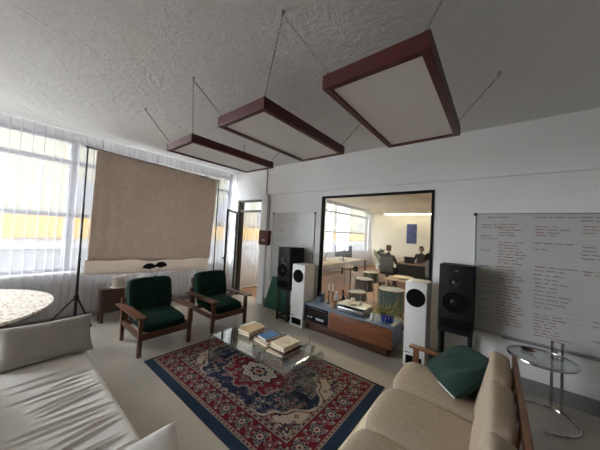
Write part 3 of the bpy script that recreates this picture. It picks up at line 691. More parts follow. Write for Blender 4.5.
# ------------------------------------------------------------------ green armchairs
def armchair(label, loc):
    t = thing('armchair', label, 'armchair', loc, 0, 'green wooden armchairs')   # faces +x, origin at centre of footprint
    hw = .345
    for sy in (-1, 1):
        y = sy * (hw - .025)
        MB().box((.33, y - .025, 0), (.385, y + .025, .50), .006).build('leg', M['walnut'], t)
        MB().bar((-.33, y, 0), (-.38, y, .60), .05, .055, .006, up=(1, 0, 0)).build('leg', M['walnut'], t)
        MB().box((-.33, y - .016, .22), (.33, y + .016, .29), .005).build('side_rail', M['walnut'], t)
        for k in (-1, 1):
            MB().box((-.42, y + sy * .02 + k * .033 - .029, .50), (.44, y + sy * .02 + k * .033 + .029, .524), .007).build('armrest_slat', M['walnut'], t)
    MB().box((.335, -hw + .05, .20), (.375, hw - .05, .285), .005).build('front_rail', M['walnut'], t)
    MB().box((-.35, -hw + .05, .20), (-.32, hw - .05, .28), .005).build('back_rail', M['walnut'], t)
    bf = MB()
    for z in (.46, .58, .70): bf.bar((-.36 - (z - .28) * .22, -hw + .05, z), (-.36 - (z - .28) * .22, hw - .05, z), .02, .06, .004)
    bf.build('back_slats', M['walnut'], t)
    for sy in (-1, 1): MB().bar((-.345, sy * (hw - .075), .26), (-.345 - .11, sy * (hw - .075), .76), .035, .04, .005, up=(1, 0, 0)).build('back_post', M['walnut'], t)
    mb = MB().cushion(.70, .575, .17, Tm((.02, 0, .355), (0, math.radians(5), 0)), e=6, crown=.35, wob=.03, seed=1); mb.build('seat_cushion', M['green'], t, smooth=180)
    mb = MB().cushion(.17, .60, .50, Tm((-.285, 0, .635), (0, math.radians(-13), 0)), e=7, crown=.06, wob=.0, seed=2); mb.build('back_cushion', M['green'], t, smooth=180)
    return t
a1 = armchair('bottle-green cushioned wooden armchair in front of the side table with the white pot', (-3.85, 1.515, 0))
a2 = dup(a1, (-3.86, 2.545, 0), label='bottle-green cushioned wooden armchair closer to the glass door')

# ------------------------------------------------------------------ side table with pot and fan leaves
st = thing('side_table', 'low dark walnut side table behind the armchairs, white pot on top', 'table', (-5.10, 1.12, 0))
MB().box((-.20, 0, .17), (.02, .98, .53), .004).build('case', M['walnut_dark'], st)
MB().box((-.21, -.01, .53), (.03, .99, .555), .004).build('top', M['walnut_dark'], st)
for x in (-.17, -.01):
    for y in (.03, .95): MB().box((x - .022, y - .022, 0), (x + .022, y + .022, .17), .004).build('leg', M['walnut_dark'], st)
for y in (.02, .50): MB().box((.02, y, .20), (.032, y + .46, .51), .003).build('drawer', M['walnut_dark'], st)
pt = thing('planter_pot', 'pale round ceramic pot on a saucer on the dark side table', 'pot', (-5.16, 1.38, .555))
MB().lathe([(.075, .008), (.098, .03), (.105, .09), (.098, .17), (.104, .185), (.095, .185), (.088, .17), (.09, .03)], n=28).build('pot', M['stone'], pt)
MB().lathe([(.09, 0), (.115, .004), (.12, .014), (.11, .014)], n=28).build('saucer', M['stone'], pt)
vs_ = thing('fan_leaf_vase', 'slim dark vase with two black fan-shaped leaves behind the first armchair', 'vase', (-5.14, 1.95, .555))
MB().lathe([(.03, 0), (.04, .02), (.042, .08), (.018, .13), (.022, .15), (.014, .15)], n=18).build('vase', M['black_gloss'], vs_)
for (y, z) in ((-.115, .30), (.095, .315)):
    MB().tube([(0, 0, .12), (0, y * .5, z - .08), (0, y, z - .01)], .004, 6).build('stem', M['leaf_dark'], vs_)
    pts = [(0, 0)] + [(.112 * math.cos(a) * (1 + .03 * math.cos(a * 20)), .018 + .10 * math.sin(a)) for a in np.linspace(.12, PI - .12, 26)]
    T = Matrix(((0, 0, 1, 0), (1, 0, 0, y), (0, 1, 0, z - .02), (0, 0, 0, 1)))
    MB().prism(pts, -.008, .008, T).build('fan_leaf', M['leaf_dark'], vs_, smooth=0)

# ------------------------------------------------------------------ speakers
def monitor(label, x, y, z, wd, h, dp):
    t = thing('loudspeaker', label, 'loudspeaker', (x, y, z), 0, 'black loudspeakers on stands')     # front face at y, facing -y
    MB().box((0, 0, 0), (wd, dp, h), .006).build('cabinet', M['black'], t)
    tw = MB().lathe([(.062, .004), (.058, -.006), (.03, .0), (.012, -.012), (.0005, -.015)][:3], (wd * .45, -.001, h * .745), 24, '-y').build('tweeter_plate', M['black_gloss'], t)
    MB().lathe([(.024, .0), (.022, -.010), (.014, -.018), (.001, -.021)], (wd * .45, -.006, h * .745), 20, '-y').build('tweeter_dome', M['screen_grey'], tw)
    c = (wd * .47, -.001, h * .45)
    wf = MB().lathe([(.142, .003), (.142, -.008), (.128, -.010), (.124, -.004)], c, 36, '-y').build('woofer_ring', M['black_gloss'], t)
    MB().lathe([(.122, -.006), (.112, -.014), (.102, -.004), (.045, .010)], c, 36, '-y').build('woofer_cone', M['black_matte'], wf)
    MB().lathe([(.046, .004), (.040, -.006), (.022, -.014), (.001, -.017)], c, 24, '-y').build('dust_cap', M['black_gloss'], wf)
    MB().box((wd * .08, -.010, h * .055), (wd * .92, .002, h * .20), .004).build('port_panel', M['black_matte'], t)
    MB().box((wd * .46, -.004, h * .905), (wd * .56, .001, h * .93), .001).build('badge', M['screen_grey'], t)
    return t
def spk_stand(label, x, y, wd, dp, h):
    t = thing('speaker_stand', label, 'stand', (x, y, 0), 0, 'black speaker stands')
    for px in (.02, wd - .02):
        for py in (.02, dp - .02): MB().box((px - .018, py - .018, 0), (px + .018, py + .018, h - .015), .003).build('leg', M['black_metal'], t)
    MB().box((0, 0, h - .015), (wd, dp, h), .003).build('top_plate', M['black_metal'], t)
    for lo, hi in (((.04, .004, .04), (wd - .04, .036, .075)), ((.04, dp - .036, .04), (wd - .04, dp - .004, .075)), ((.004, .04, .04), (.036, dp - .04, .075)), ((wd - .036, .04, .04), (wd - .004, dp - .04, .075))):
        MB().box(lo, hi, .003).build('base_rail', M['black_metal'], t)
    return t
spk_stand('black open steel stand under the loudspeaker near the glass door', -3.28, 3.45, .30, .30, .60)
monitor('black loudspeaker on steel stand near the glass door, left of the studio window', -3.285, 3.43, .60, .31, .79, .42)
spk_stand('black open steel stand under the loudspeaker beside the long writing board', -.55, 3.57, .35, .28, .565)
monitor('black loudspeaker on steel stand beside the long writing board', -.552, 3.55, .565, .362, .825, .30)
def tower(label, x, y, wd, dp, h, rz=0):
    t = thing('tower_speaker', label, 'loudspeaker', (x, y, 0), rz, 'white tower speakers')
    MB().box((0, 0, .004), (wd, dp, h), .006).build('cabinet', M['white_plastic'], t)
    MB().lathe([(.118, .004), (.118, -.005), (.112, -.010), (.001, -.012)], (wd / 2, -.001, h - .205), 40, '-y').build('driver_grille', M['black_matte'], t)
    MB().box((.035, -.004, .045), (wd - .035, .002, .155), .002).build('port_slot', M['black_matte'], t)
    MB().box((.02, -.003, .185), (.075, .001, .195), .001).build('badge', M['black'], t)
    return t
tower('white tower speaker with round black grille left of the media cabinet', -2.90, 3.43, .285, .30, 1.11)
tower('white tower speaker with round black grille right of the media cabinet', -.935, 3.48, .262, .30, 1.12)

# ------------------------------------------------------------------ green board leaning on the wall
poly = [(-3.98, 0), (-3.35, 0), (-3.35, .70), (-3.82, .70)]
T = Matrix(((1, 0, 0, 0), (0, -.13, 1, 3.845), (0, .991, .13, .003), (0, 0, 0, 1)))
T = Matrix(((1, 0, 0, 0), (0, .10, -1, 3.79), (0, .995, .10, .003), (0, 0, 0, 1)))
tag(MB().prism(poly, 0, .018, T).build('green_board', M['green_board'], smooth=0), 'flat green board leaning on the wall behind the loudspeaker near the door', 'board')

# ------------------------------------------------------------------ media cabinet
CX0, CX1, CY0, CY1, CZ0, CZ1 = -2.605, -1.06, 3.43, 3.86, .155, .46
mc = thing('media_cabinet', 'low media cabinet with orange-brown doors under the studio window', 'cabinet', (CX0, CY0, 0))
W, D = CX1 - CX0, CY1 - CY0
MB().box((.05, .10, 0), (W - .10, D - .03, CZ0), .003).build('plinth', M['plinthwood'], mc)
MB().box((0, 0, CZ1 - .022), (W, D, CZ1), .003).build('top', M['blue_grey'], mc)
MB().box((0, 0, CZ0), (W, D, CZ0 + .018), .002).build('bottom', M['plinthwood'], mc)
for x in (0, .51, W - .018):
    MB().box((x, .004, CZ0 + .018), (x + .018, D, CZ1 - .022), .002).build('side_panel', M['blue_grey'], mc)
MB().box((.018, D - .012, CZ0 + .018), (W - .018, D, CZ1 - .022)).build('back_panel', M['black'], mc)
MB().box((.018, .02, .335), (.51, D - .012, .35)).build('shelf', M['plinthwood'], mc)
MB().box((.532, -.012, CZ0 + .006), (W - .004, .006, CZ1 - .026), .002).build('door', M['orangewood'], mc)
am = thing('amplifier', 'black amplifier with a pale display inside the media cabinet', 'amplifier', (CX0 + .05, CY0 + .03, CZ0 + .018))
MB().box((0, 0, .01), (.42, .32, .145), .004).build('case', M['black'], am)
MB().box((.20, -.004, .045), (.36, .002, .085), .001).build('display', mat('pale_display', srgb(196, 202, 206), .3), am)
for x in (.05, .11): MB().lathe([(.016, .002), (.016, -.014), (.012, -.016)], (x, 0, .07), 16, '-y').build('knob', M['steel'], am)
for x in (.04, .38): MB().box((x - .015, .03, 0), (x + .015, .29, .01)).build('foot', M['black'], am)
dk = thing('tape_deck', 'slim black player on the upper shelf of the media cabinet', 'player', (CX0 + .05, CY0 + .04, .35))
MB().box((0, 0, .006), (.42, .30, .072), .003).build('case', M['black_gloss'], dk)
MB().box((.02, -.003, .03), (.40, .002, .036)).build('trim_strip', M['steel'], dk)
for x in (.04, .38): MB().box((x - .015, .03, 0), (x + .015, .27, .006)).build('foot', M['black'], dk)

# things on the cabinet
tt = thing('turntable', 'turntable with silver plinth and open-edge white cover on the media cabinet', 'turntable', (-1.98, 3.50, CZ1))
MB().box((0, 0, .015), (.47, .33, .075), .006).build('plinth', M['steel'], tt)
MB().lathe([(.145, .075), (.15, .078), (.15, .095), (.14, .098)], (.20, .165, 0), 36).build('platter', M['black_matte'], tt)
MB().tube([(.40, .27, .075), (.40, .27, .115), (.33, .10, .112)], .006, 8).build('tonearm', M['chrome'], tt)
for x in (.04, .43):
    for y in (.04, .29): MB().lathe([(.022, 0), (.024, .012), (.02, .016)], (x, y, 0), 14).build('foot', M['black'], tt)
cv = MB().box((-.005, -.005, .118), (.475, .335, .124), .002).box((-.005, -.005, .076), (-.001, .335, .118)).box((.471, -.005, .076), (.475, .335, .118)).box((-.001, .331, .076), (.471, .335, .118))
cv.build('dust_cover', mat('milky_cover', srgb(214, 210, 198), .3, var=.04), tt)
for (x, y, r, h, lb) in ((-1.80, 3.70, .035, .075, 'small white cup on the turntable cover, behind the bowl'), (-1.66, 3.68, .03, .06, 'small white cup on the turntable cover, closer to the plant')):
    t = thing('cup', lb, 'cup', (x, y, CZ1 + .124), 0, 'white cups on the turntable')
    MB().lathe([(r * .6, 0), (r * .9, h * .3), (r, h), (r * .88, h), (r * .75, h * .3)], n=18).build('bowl', M['white_plastic'], t)
t = thing('paper_bowl', 'shallow cream bowl on the turntable cover', 'bowl', (-1.76, 3.60, CZ1 + .124))
MB().lathe([(.03, 0), (.06, .012), (.08, .035), (.074, .035), (.05, .016)], n=22).build('bowl', M['ivory'], t)
t = thing('storage_jar', 'tan round jar at the left of the turntable', 'jar', (-2.10, 3.60, CZ1))
MB().lathe([(.058, 0), (.062, .01), (.062, .10), (.056, .105)], n=24).build('jar', M['pinkcard'], t)
MB().lathe([(.062, .105), (.064, .108), (.064, .122), (.05, .126)], n=24).build('lid', M['brown'], t)
t = thing('bottle', 'dark brown bottle standing behind the tan jar on the cabinet', 'bottle', (-2.02, 3.76, CZ1), 0)
MB().lathe([(.036, 0), (.039, .01), (.039, .15), (.014, .20), (.013, .26), (.016, .265), (.012, .27)], n=20).build('glass_body', M['amber'], t)
MB().lathe([(.0165, .255), (.0165, .285), (.01, .287)], n=14).build('cap', M['black'], t)
t = thing('bottle', 'tall pale spray bottle left of the dark brown bottle', 'bottle', (-2.13, 3.74, CZ1), 0)
MB().lathe([(.032, 0), (.036, .01), (.036, .15), (.016, .19), (.014, .22)], n=20).build('body', mat('pale_plastic', srgb(196, 198, 204), .4), t)
MB().box((-.012, -.05, .22), (.012, .025, .25), .005).build('spray_head', M['white_plastic'], t)
for i, (x, lb) in enumerate(((-2.29, 'short chrome rod upright on the cabinet, left of its pair'), (-2.21, 'short chrome rod upright on the cabinet, right of its pair'))):
    t = thing('candlestick', lb, 'candlestick', (x, 3.74, CZ1), 0, 'candlesticks on the cabinet')
    MB().lathe([(.035, 0), (.035, .008), (.008, .014), (.007, .20), (.012, .21), (.012, .225)], n=16).build('holder', M['black_metal'], t)
    MB().lathe([(.010, .225), (.010, .36), (.003, .365)], n=12).build('candle', M['white_plastic'], t)
t = thing('tumbler', 'blue-grey glass tumbler at the left end of the media cabinet', 'glass', (-2.42, 3.66, CZ1))
MB().lathe([(.03, 0), (.036, .004), (.042, .10), (.039, .10), (.033, .01)], n=20).build('tumbler', M['blue_grey'], t)
t = thing('speaker_box', 'small grey device standing behind the tumbler on the cabinet', 'device', (-2.44, 3.76, CZ1))
MB().box((-.045, -.03, 0), (.045, .03, .15), .008).build('case', M['screen_grey'], t)
MB().lathe([(.028, 0), (.026, -.004), (.01, -.001)], (0, -.03, .095), 18, '-y').build('grille', M['black_matte'], t)
# potted spiky plant
pp = thing('potted_plant', 'spiky grey-green plant in a cobalt blue pot on the media cabinet', 'plant', (-1.21, 3.63, CZ1))
MB().lathe([(.07, 0), (.085, .01), (.100, .10), (.104, .115), (.096, .115), (.09, .09)], n=28).build('pot', M['cobalt'], pp)
MB().lathe([(.001, .095), (.091, .098), (.001, .102)], n=24).build('soil', M['plinthwood'], pp)
for k in range(96):
    rs = np.random.default_rng(100 + k); a = rs.uniform(0, 2 * PI); ln = rs.uniform(.20, .36); up = rs.uniform(.15, 1.2); dr = rs.uniform(.02, .22)
    pts = []; 
    for s in np.linspace(0, 1, 7): pts.append((.03 * math.cos(a) + ln * s * math.cos(a) * math.cos(up), (.03 * math.sin(a) + ln * s * math.sin(a) * math.cos(up)) * .72, .12 + ln * s * math.sin(up) - dr * s * s))
    pts = [(min(x, .255), max(-.24, min(.215, y)), max(z_, .03)) for x, y, z_ in pts]
    MB().tube(pts, [.0085 * (1 - s) + .0018 for s in np.linspace(0, 1, 7)], 5).build('leaf', M['leaf'] if k % 3 else M['leaf_dry'], pp)
t = thing('small_candle', 'small white candle in front of the spiky plant', 'candle', (-1.40, 3.53, CZ1))
MB().lathe([(.022, 0), (.023, .004), (.023, .085), (.02, .088)], n=16).build('wax', M['white_plastic'], t)
MB().tube([(0, 0, .086), (0, .001, .1)], .0015, 5).build('wick', M['black'], t)
t = thing('folded_paper', 'pale sheet of paper on the right end of the media cabinet', 'paper', (-1.10, 3.60, CZ1 + .001))
MB().box((-.02, -.10, 0), (.035, .08, .004), .001).build('sheet', M['paper'], t)

# ------------------------------------------------------------------ left white sofa
sf = thing('white_sofa', 'white slip-covered sofa with creased seat', 'sofa', (-2.15, .0, 0))
def wrinkle(x, y):
    """creases fan out across the seat from the front edge"""
    z = 0
    rs = np.random.default_rng(21)
    for k in range(18):
        x0 = -.62 + k * .068 + rs.uniform(-.02, .02); ang = rs.uniform(-.10, .22); y1 = rs.uniform(.50, .57); y0 = rs.uniform(.08, .30); a = rs.uniform(.007, .016)
        t = (y - y0) / (y1 - y0)
        if -0.1 < t < 1.1:
            xc = x0 + ang * (y - .35) - .14 * (y - .55); w_ = .011
            e = math.exp(-((x - xc) / w_) ** 2) - .6 * math.exp(-((x - xc - .024) / w_) ** 2)
            z += a * e * max(0, math.sin(PI * min(1, max(0, .08 + .84 * t)))) ** .8
    return z
def seat(u, v):
    x = -1.12 + 2.2 * u; y = -.42 + 1.02 * v
    edge = max(0, (v - .93) / .07)
    z = .46 - .05 * (1 - math.sqrt(max(0, 1 - edge * edge))) + wrinkle(x, y)
    return (x, y, z)
mb = MB().grid(seat, 420, 70)
mb.grid(lambda u, v: (-1.12 + 2.2 * u, .60 + .004 * math.sin(40 * u) * (1 - v), .02 + .39 * v), 80, 4)
mb.grid(lambda u, v: (-1.12 + 2.2 * u, -.42, .02 + .44 * v), 2, 2).grid(lambda u, v: (-1.12, -.42 + 1.02 * u, .02 + (.44 if u < .94 else .39) * v), 16, 2).grid(lambda u, v: (1.08, -.42 + 1.02 * u, .02 + (.44 if u < .94 else .39) * v), 16, 2)
mb.build('slipcover_seat', M['white_fabric'], sf, smooth=180)
MB().box((-1.34, -.44, .0), (-1.13, .59, .58), .05, seg=4).build('arm', M['white_fabric'], sf, smooth=60)
MB().box((1.09, -.44, .0), (1.28, .59, .50), .05, seg=4).build('arm', M['white_fabric'], sf, smooth=60)
MB().box((-1.24, -.66, .0), (1.28, -.45, .74), .05, seg=4).build('backrest', M['white_fabric'], sf, smooth=60)
for k, x in enumerate((-.60, .10, .80)):
    MB().cushion(.68, .34, .46, Tm((x, -.25, .69), (math.radians(14), 0, 0)), e=4.5, crown=.1, seed=k).build('back_cushion', M['white_fabric'], sf, smooth=180)
def pillow_mb(w_, h_, t_, T, seed, n=16):
    rs = np.random.default_rng(seed); ph = rs.uniform(0, 6, 6); mb = MB()
    for sg in (1, -1):
        def fn(u, v):
            a, b2 = 2 * u - 1, 2 * v - 1
            px = a * w_ / 2 * (1 - .07 * (1 - b2 * b2) * abs(a) ** 3); py = b2 * h_ / 2 * (1 - .07 * (1 - a * a) * abs(b2) ** 3)
            th = t_ / 2 * (max(0, 1 - a ** 4) * max(0, 1 - b2 ** 4)) ** .55
            th *= 1 + .05 * math.sin(5 * a + ph[0]) * math.sin(4 * b2 + ph[1])
            wr = .006 * math.sin(16 * a + 5 * b2 + ph[2]) * max(0, abs(a) - .5) * 2 * (1 - abs(a) ** 6)
            return (px, py, sg * th + wr)
        mb.grid(fn, n * 2, n * 2, T)
    return mb
def basis(o, xd, yd):
    xd = Vector(xd).normalized(); yd = Vector(yd); yd = (yd - xd * yd.dot(xd)).normalized(); zd = xd.cross(yd); o = Vector(o)
    return Matrix(((xd.x, yd.x, zd.x, o.x), (xd.y, yd.y, zd.y, o.y), (xd.z, yd.z, zd.z, o.z), (0, 0, 0, 1)))
tag(pillow_mb(.60, .35, .16, basis((-3.09, .335, .615), (.02, 1, .01), (-.50, 0, .86)), 4).build('throw_pillow', M['grey_fabric'], smooth=180), 'light grey linen pillow leaning on the far arm of the white sofa', 'pillow')
tag(pillow_mb(.46, .44, .15, basis((-1.18, .395, .54), (.25, .92, .22), (-.93, .20, .22)), 6).build('throw_pillow', M['white_fabric'], smooth=180), 'white pillow at the near end of the white sofa, only its corner showing', 'pillow')

# ------------------------------------------------------------------ round speckled table
rt = thing('oval_table', 'round table with pale speckled top and dark wooden base behind the white sofa', 'table', (-4.42, -.38, 0))
def speck_mat():
    m, nt, p, out = new_mat('speckled_terrazzo'); N = nt.nodes.new; L = nt.links.new
    tc = N('ShaderNodeTexCoord'); vo = N('ShaderNodeTexVoronoi'); vo.inputs['Scale'].default_value = 26; L(tc.outputs['Object'], vo.inputs['Vector'])
    no = N('ShaderNodeTexNoise'); no.inputs['Scale'].default_value = 22; no.inputs['Detail'].default_value = 6; no.inputs['Distortion'].default_value = 1.2; L(tc.outputs['Object'], no.inputs['Vector'])
    ad = N('ShaderNodeMath'); ad.operation = 'MULTIPLY'; L(vo.outputs['Distance'], ad.inputs[0]); L(no.outputs['Fac'], ad.inputs[1])
    cr = N('ShaderNodeValToRGB'); e = cr.color_ramp.elements
    e[0].position = .07; e[0].color = srgb(120, 78, 52); e[1].position = .24; e[1].color = srgb(226, 218, 204)
    k = e.new(.13); k.color = srgb(190, 160, 130)
    L(ad.outputs[0], cr.inputs[0]); L(cr.outputs[0], p.inputs['Base Color']); p.inputs['Roughness'].default_value = .35
    return m
ell = lambda s, a=.98, b2=.86: [(a * s * math.cos(t), b2 * s * math.sin(t)) for t in np.linspace(0, 2 * PI, 73)[:-1]]
MB().prism(ell(1), .672, .70).build('tabletop', speck_mat(), rt, smooth=30)
MB().prism(ell(.985), .655, .672).build('edge_band', M['walnut_dark'], rt, smooth=30)
MB().prism(ell(.78), .575, .655).build('apron', M['walnut'], rt, smooth=30)
for a in (45, 135, 225, 315):
    x, y = .70 * math.cos(math.radians(a)), .62 * math.sin(math.radians(a))
    MB().tube([(x * .92, y * .92, .60), (x, y, .0)], [.038, .024], 14).build('leg', M['walnut'], rt)

# ------------------------------------------------------------------ beige sofa
bf = thing('beige_sofa', 'wooden-framed three-seat sofa with beige cushions facing the coffee table', 'sofa', (-.28, 1.93, 0))
sy0, sy1 = -.92, .84
for y in (sy0, sy1):
    MB().bar((-.40, y, .575), (.40, y, .565), .065, .03, .008).build('armrest', M['teak'], bf)
    MB().box((-.36, y - .024, 0), (-.31, y + .024, .56), .006).build('leg', M['teak'], bf)
    MB().box((.36, y - .024, 0), (.41, y + .024, .56), .006).build('leg', M['teak'], bf)
    MB().box((-.31, y - .015, .20), (.36, y + .015, .27), .005).build('side_rail', M['teak'], bf)
MB().box((-.36, sy0 + .024, .20), (-.33, sy1 - .024, .27), .005).build('front_rail', M['teak'], bf)
MB().box((.33, sy0 + .015, .19), (.36, sy1 - .015, .27), .005).build('back_rail', M['teak'], bf)
br = MB().bar((.42, sy0 - .03, .735), (.42, sy1 - .05, .735), .035, .075, .008)
br.build('top_rail', M['teak'], bf)
for y in np.linspace(sy0 + .05, sy1 - .10, 9): MB().bar((.345, y, .22), (.415, y, .71), .03, .018, .003, up=(1, 0, 0)).build('back_slat', M['teak'], bf)
for k, y in enumerate((.535, -.035, -.605)):
    MB().cushion(.80, .572, .19, Tm((-.01, y, .362), (0, math.radians(3), 0)), e=6, crown=.22, seed=k).build('seat_cushion', M['beige'], bf, smooth=180)
    MB().cushion(.14, .565, .42, Tm((.285, y, .585), (0, math.radians(14), 0)), e=6, crown=.06, seed=k + 5).build('back_cushion', M['beige'], bf, smooth=180)
# green cushion slumped in the far corner
T = basis((-.225, 2.605, .58), (.36, -.60, .10), (.46, .36, .40))
gp = thing('green_cushion', 'dark green cushion with white piping slumped on the beige sofa', 'cushion', (0, 0, 0))
def gcush():
    mb = MB()
    for sg in (1, -1):
        def fn(u, v):
            a, b2 = 2 * u - 1, 2 * v - 1
            px = a * .29 * (1 - .10 * (b2 + 1) / 2); py = b2 * .22
            th = .095 * (max(0, 1 - a ** 4) * max(0, 1 - b2 ** 4)) ** .5
            th2 = math.atan2(1.02 - b2, 1.02 - a); dist = math.hypot(1.02 - a, 1.02 - b2)
            wr = .036 * math.sin(13 * th2 + 1.5 * dist) * min(1, dist * 1.2) * max(0, 1 - dist / 2.3) * (1 - a ** 6) * (1 - b2 ** 6)
            return (px, py, sg * th + wr * (1 if sg > 0 else .3))
        mb.grid(fn, 40, 34, T)
    return mb
gcush().build('cover', M['green_cloth'], gp, smooth=180)
pts = [T @ Vector((a * .29, -.22, .0)) for a in np.linspace(-1, 1, 12)]
pts = [T @ Vector((-.29 * (1 - .10 * (b2 + 1) / 2), b2 * .22, 0)) for b2 in (1, .5, 0, -.5)] + pts
MB().tube(pts, .007, 6).build('piping', M['white_piping'], gp)

# ------------------------------------------------------------------ chrome side table
et = thing('chrome_side_table', 'round chrome and glass side table behind the beige sofa', 'table', (.36, 3.33, 0))
R0 = .245
circ = lambda r, z, a0=0, a1=2 * PI, n=49: [(r * math.cos(a), r * math.sin(a), z) for a in np.linspace(a0, a1, n)]
MB().tube(circ(R0, .615)[:-1], .012, 10, closed=True).build('ring', M['chrome'], et)
MB().lathe([(R0 - .012, .612), (R0 - .011, .612), (R0 - .011, .62), (R0 - .012, .62)], n=48).build('glass_top', M['table_glass'], et)
base = [(x + .04, y + .13, z) for x, y, z in circ(.245, .014, math.radians(-95), math.radians(165), 40)]
MB().tube(base, .013, 10).build('base_ring', M['chrome'], et)
px, py = .155, .335
for dx in (-.035, .035): MB().tube([(px + dx, py - dx * .35, .014), (px + dx, py - dx * .35, .71)], .012, 10).build('column', M['chrome'], et)
MB().tube([(px - .035, py + .012, .71), (px + .035, py - .012, .71)], .012, 10).build('top_bar', M['chrome'], et)
MB().tube([(px - .035, py + .012, .64), (px + .035, py - .012, .64)], .008, 8).tube([(px, py, .64), (px, py, .46)], .004, 6).build('adjuster', M['chrome'], et)
MB().tube([(px, py + .01, .62), (R0 * .45, R0 * .87, .615)], .010, 8).build('joint', M['chrome'], et)
t = thing('ashtray', 'small dark dish on the chrome side table', 'dish', (.27, 3.42, .6215))
MB().lathe([(.03, 0), (.045, .006), (.05, .02), (.046, .02), (.036, .008)], n=20).build('dish', M['black_gloss'], t)
MB().tube([(.01, -.03, .022), (.06, -.06, .026)], .006, 8).build('lighter', M['red_cloth'], t)
# small cable on the floor near the cabinet
tag(MB().tube([(-2.30, 3.25, .006), (-2.22, 3.13, .006), (-2.17, 2.98, .006), (-2.22, 2.88, .006), (-2.28, 2.90, .006)], .005, 6).build('cable', M['black']), 'thin dark cable lying on the floor behind the coffee table', 'cable')

# ------------------------------------------------------------------ studio beyond the inner window
struct('trim_beam', MB().box((XW, 12.7, 2.92), (XR, 13.0, ZC)), M['cream'])
tb = thing('tube_light', 'long lit strip light under the beam at the far end of the studio', 'light', (-3.1, 12.85, 2.92))
MB().box((-1.6, -.04, -.03), (1.6, .04, 0), .004).build('housing', M['white_plastic'], tb)
MB().tube([(-1.55, 0, -.045), (1.55, 0, -.045)], .014, 10).build('tube', M['tube'], tb)
for y in (4.9, 6.6):  # two lamps hidden above the inner window, added to lift the studio light
    t = thing('added_studio_lamp', 'unseen lamp added to brighten the studio, ' + ('nearest the inner window' if y < 5 else 'second from the inner window'), 'lamp', (-2.6, y, 3.02))
    MB().box((-.65, -.16, -.07), (.65, .16, -.01), .005).build('housing', M['white_plastic'], t)
    MB().box((-.62, -.13, -.01), (.62, .13, -.002)).build('diffuser', M['tube'], t, smooth=0)
    for x in (-.5, .5): MB().tube([(x, 0, -.01), (x, 0, ZC - 3.02)], .006, 6).build('rod', M['steel'], t)
    MB().box((-.62, -.13, -.078), (.62, .13, -.07)).build('diffuser', M['tube'], t, smooth=0)
# picture
pc = thing('picture', 'tall blue picture on the far cream wall of the studio', 'picture', (-3.42, YF - .005, 1.40))
MB().box((-.25, -.03, 0), (.25, 0, 1.02), .004).build('frame', M['blue_grey'], pc)
mp_ = mat('blue_abstract_print', srgb(56, 66, 112), .6, var=.8, scale=9)
MB().box((-.23, -.034, .02), (.23, -.03, 1.0)).build('print', mp_, pc, smooth=0)
def desk(name, label, x0, x1, y0, y1, h, top, legm, panel=False):
    t = thing(name, label, 'desk', (x0, y0, 0))
    L, D = x1 - x0, y1 - y0
    MB().box((0, 0, h - .035), (L, D, h), .004).build('desktop', top, t)
    for x in (.04, L - .04):
        for y in (.05, D - .05): MB().box((x - .025, y - .025, 0), (x + .025, y + .025, h - .035), .004).build('leg', legm, t)
    if panel: MB().box((.06, .02, .12), (L - .06, .04, h - .035)).build('modesty_panel', legm, t)
    return t
desk('computer_desk', 'long pale desk along the studio window with two monitors', -5.15, -4.05, 6.1, 9.4, .74, M['desk_light'], M['black_metal'])
t = thing('pedestal_cabinet', 'dark brown drawer cabinet at the near end of the window desk', 'cabinet', (-4.50, 5.50, 0))
MB().box((0, 0, 0), (.52, .5, .68), .005).build('case', M['walnut_dark'], t)
for z in (.06, .27, .48): MB().box((.02, -.012, z), (.50, 0, z + .18), .003).build('drawer', M['walnut_dark'], t)
def screen(label, x, y, rz, wd, ht, m, z=.74):
    t = thing('monitor', label, 'monitor', (x, y, z), rz, 'monitors on the window desk')
    MB().box((-wd / 2, -.02, .12), (wd / 2, .02, .12 + ht), .006).build('panel', M['black'], t)
    MB().box((-wd / 2 + .012, -.0225, .135), (wd / 2 - .012, -.02, .105 + ht)).build('display', m, t, smooth=0)
    MB().box((-.02, .02, .0), (.02, .045, .3), .004).build('neck', M['black_metal'], t)
    MB().box((-.13, -.08, 0), (.13, .10, .012), .004).build('foot', M['black_metal'], t)
    return t
screen('black monitor at the near end of the window desk', -4.45, 6.55, -.5, .52, .36, M['screen_dark'])
screen('grey-screened monitor further along the window desk', -4.42, 8.1, .35, .62, .42, M['screen_grey'])
t = thing('keyboard', 'white keyboard on the near end of the window desk', 'keyboard', (-4.25, 6.25, .74))
MB().box((-.2, -.07, 0), (.2, .07, .025), .006).build('body', M['white_plastic'], t)
t = thing('desk_lamp', 'dark jointed lamp between the two monitors', 'lamp', (-4.75, 7.35, .74))
MB().lathe([(.09, 0), (.09, .015), (.02, .025)], n=20).build('base', M['black_metal'], t)
MB().tube([(0, 0, .02), (.05, .1, .30), (.22, .02, .42)], .01, 8).build('arm', M['black_metal'], t)
MB().lathe([(.03, .05), (.075, -.05), (.07, -.05), (.025, .045)], (.24, 0, .40), 18).build('lamp_shade', M['black_metal'], t)
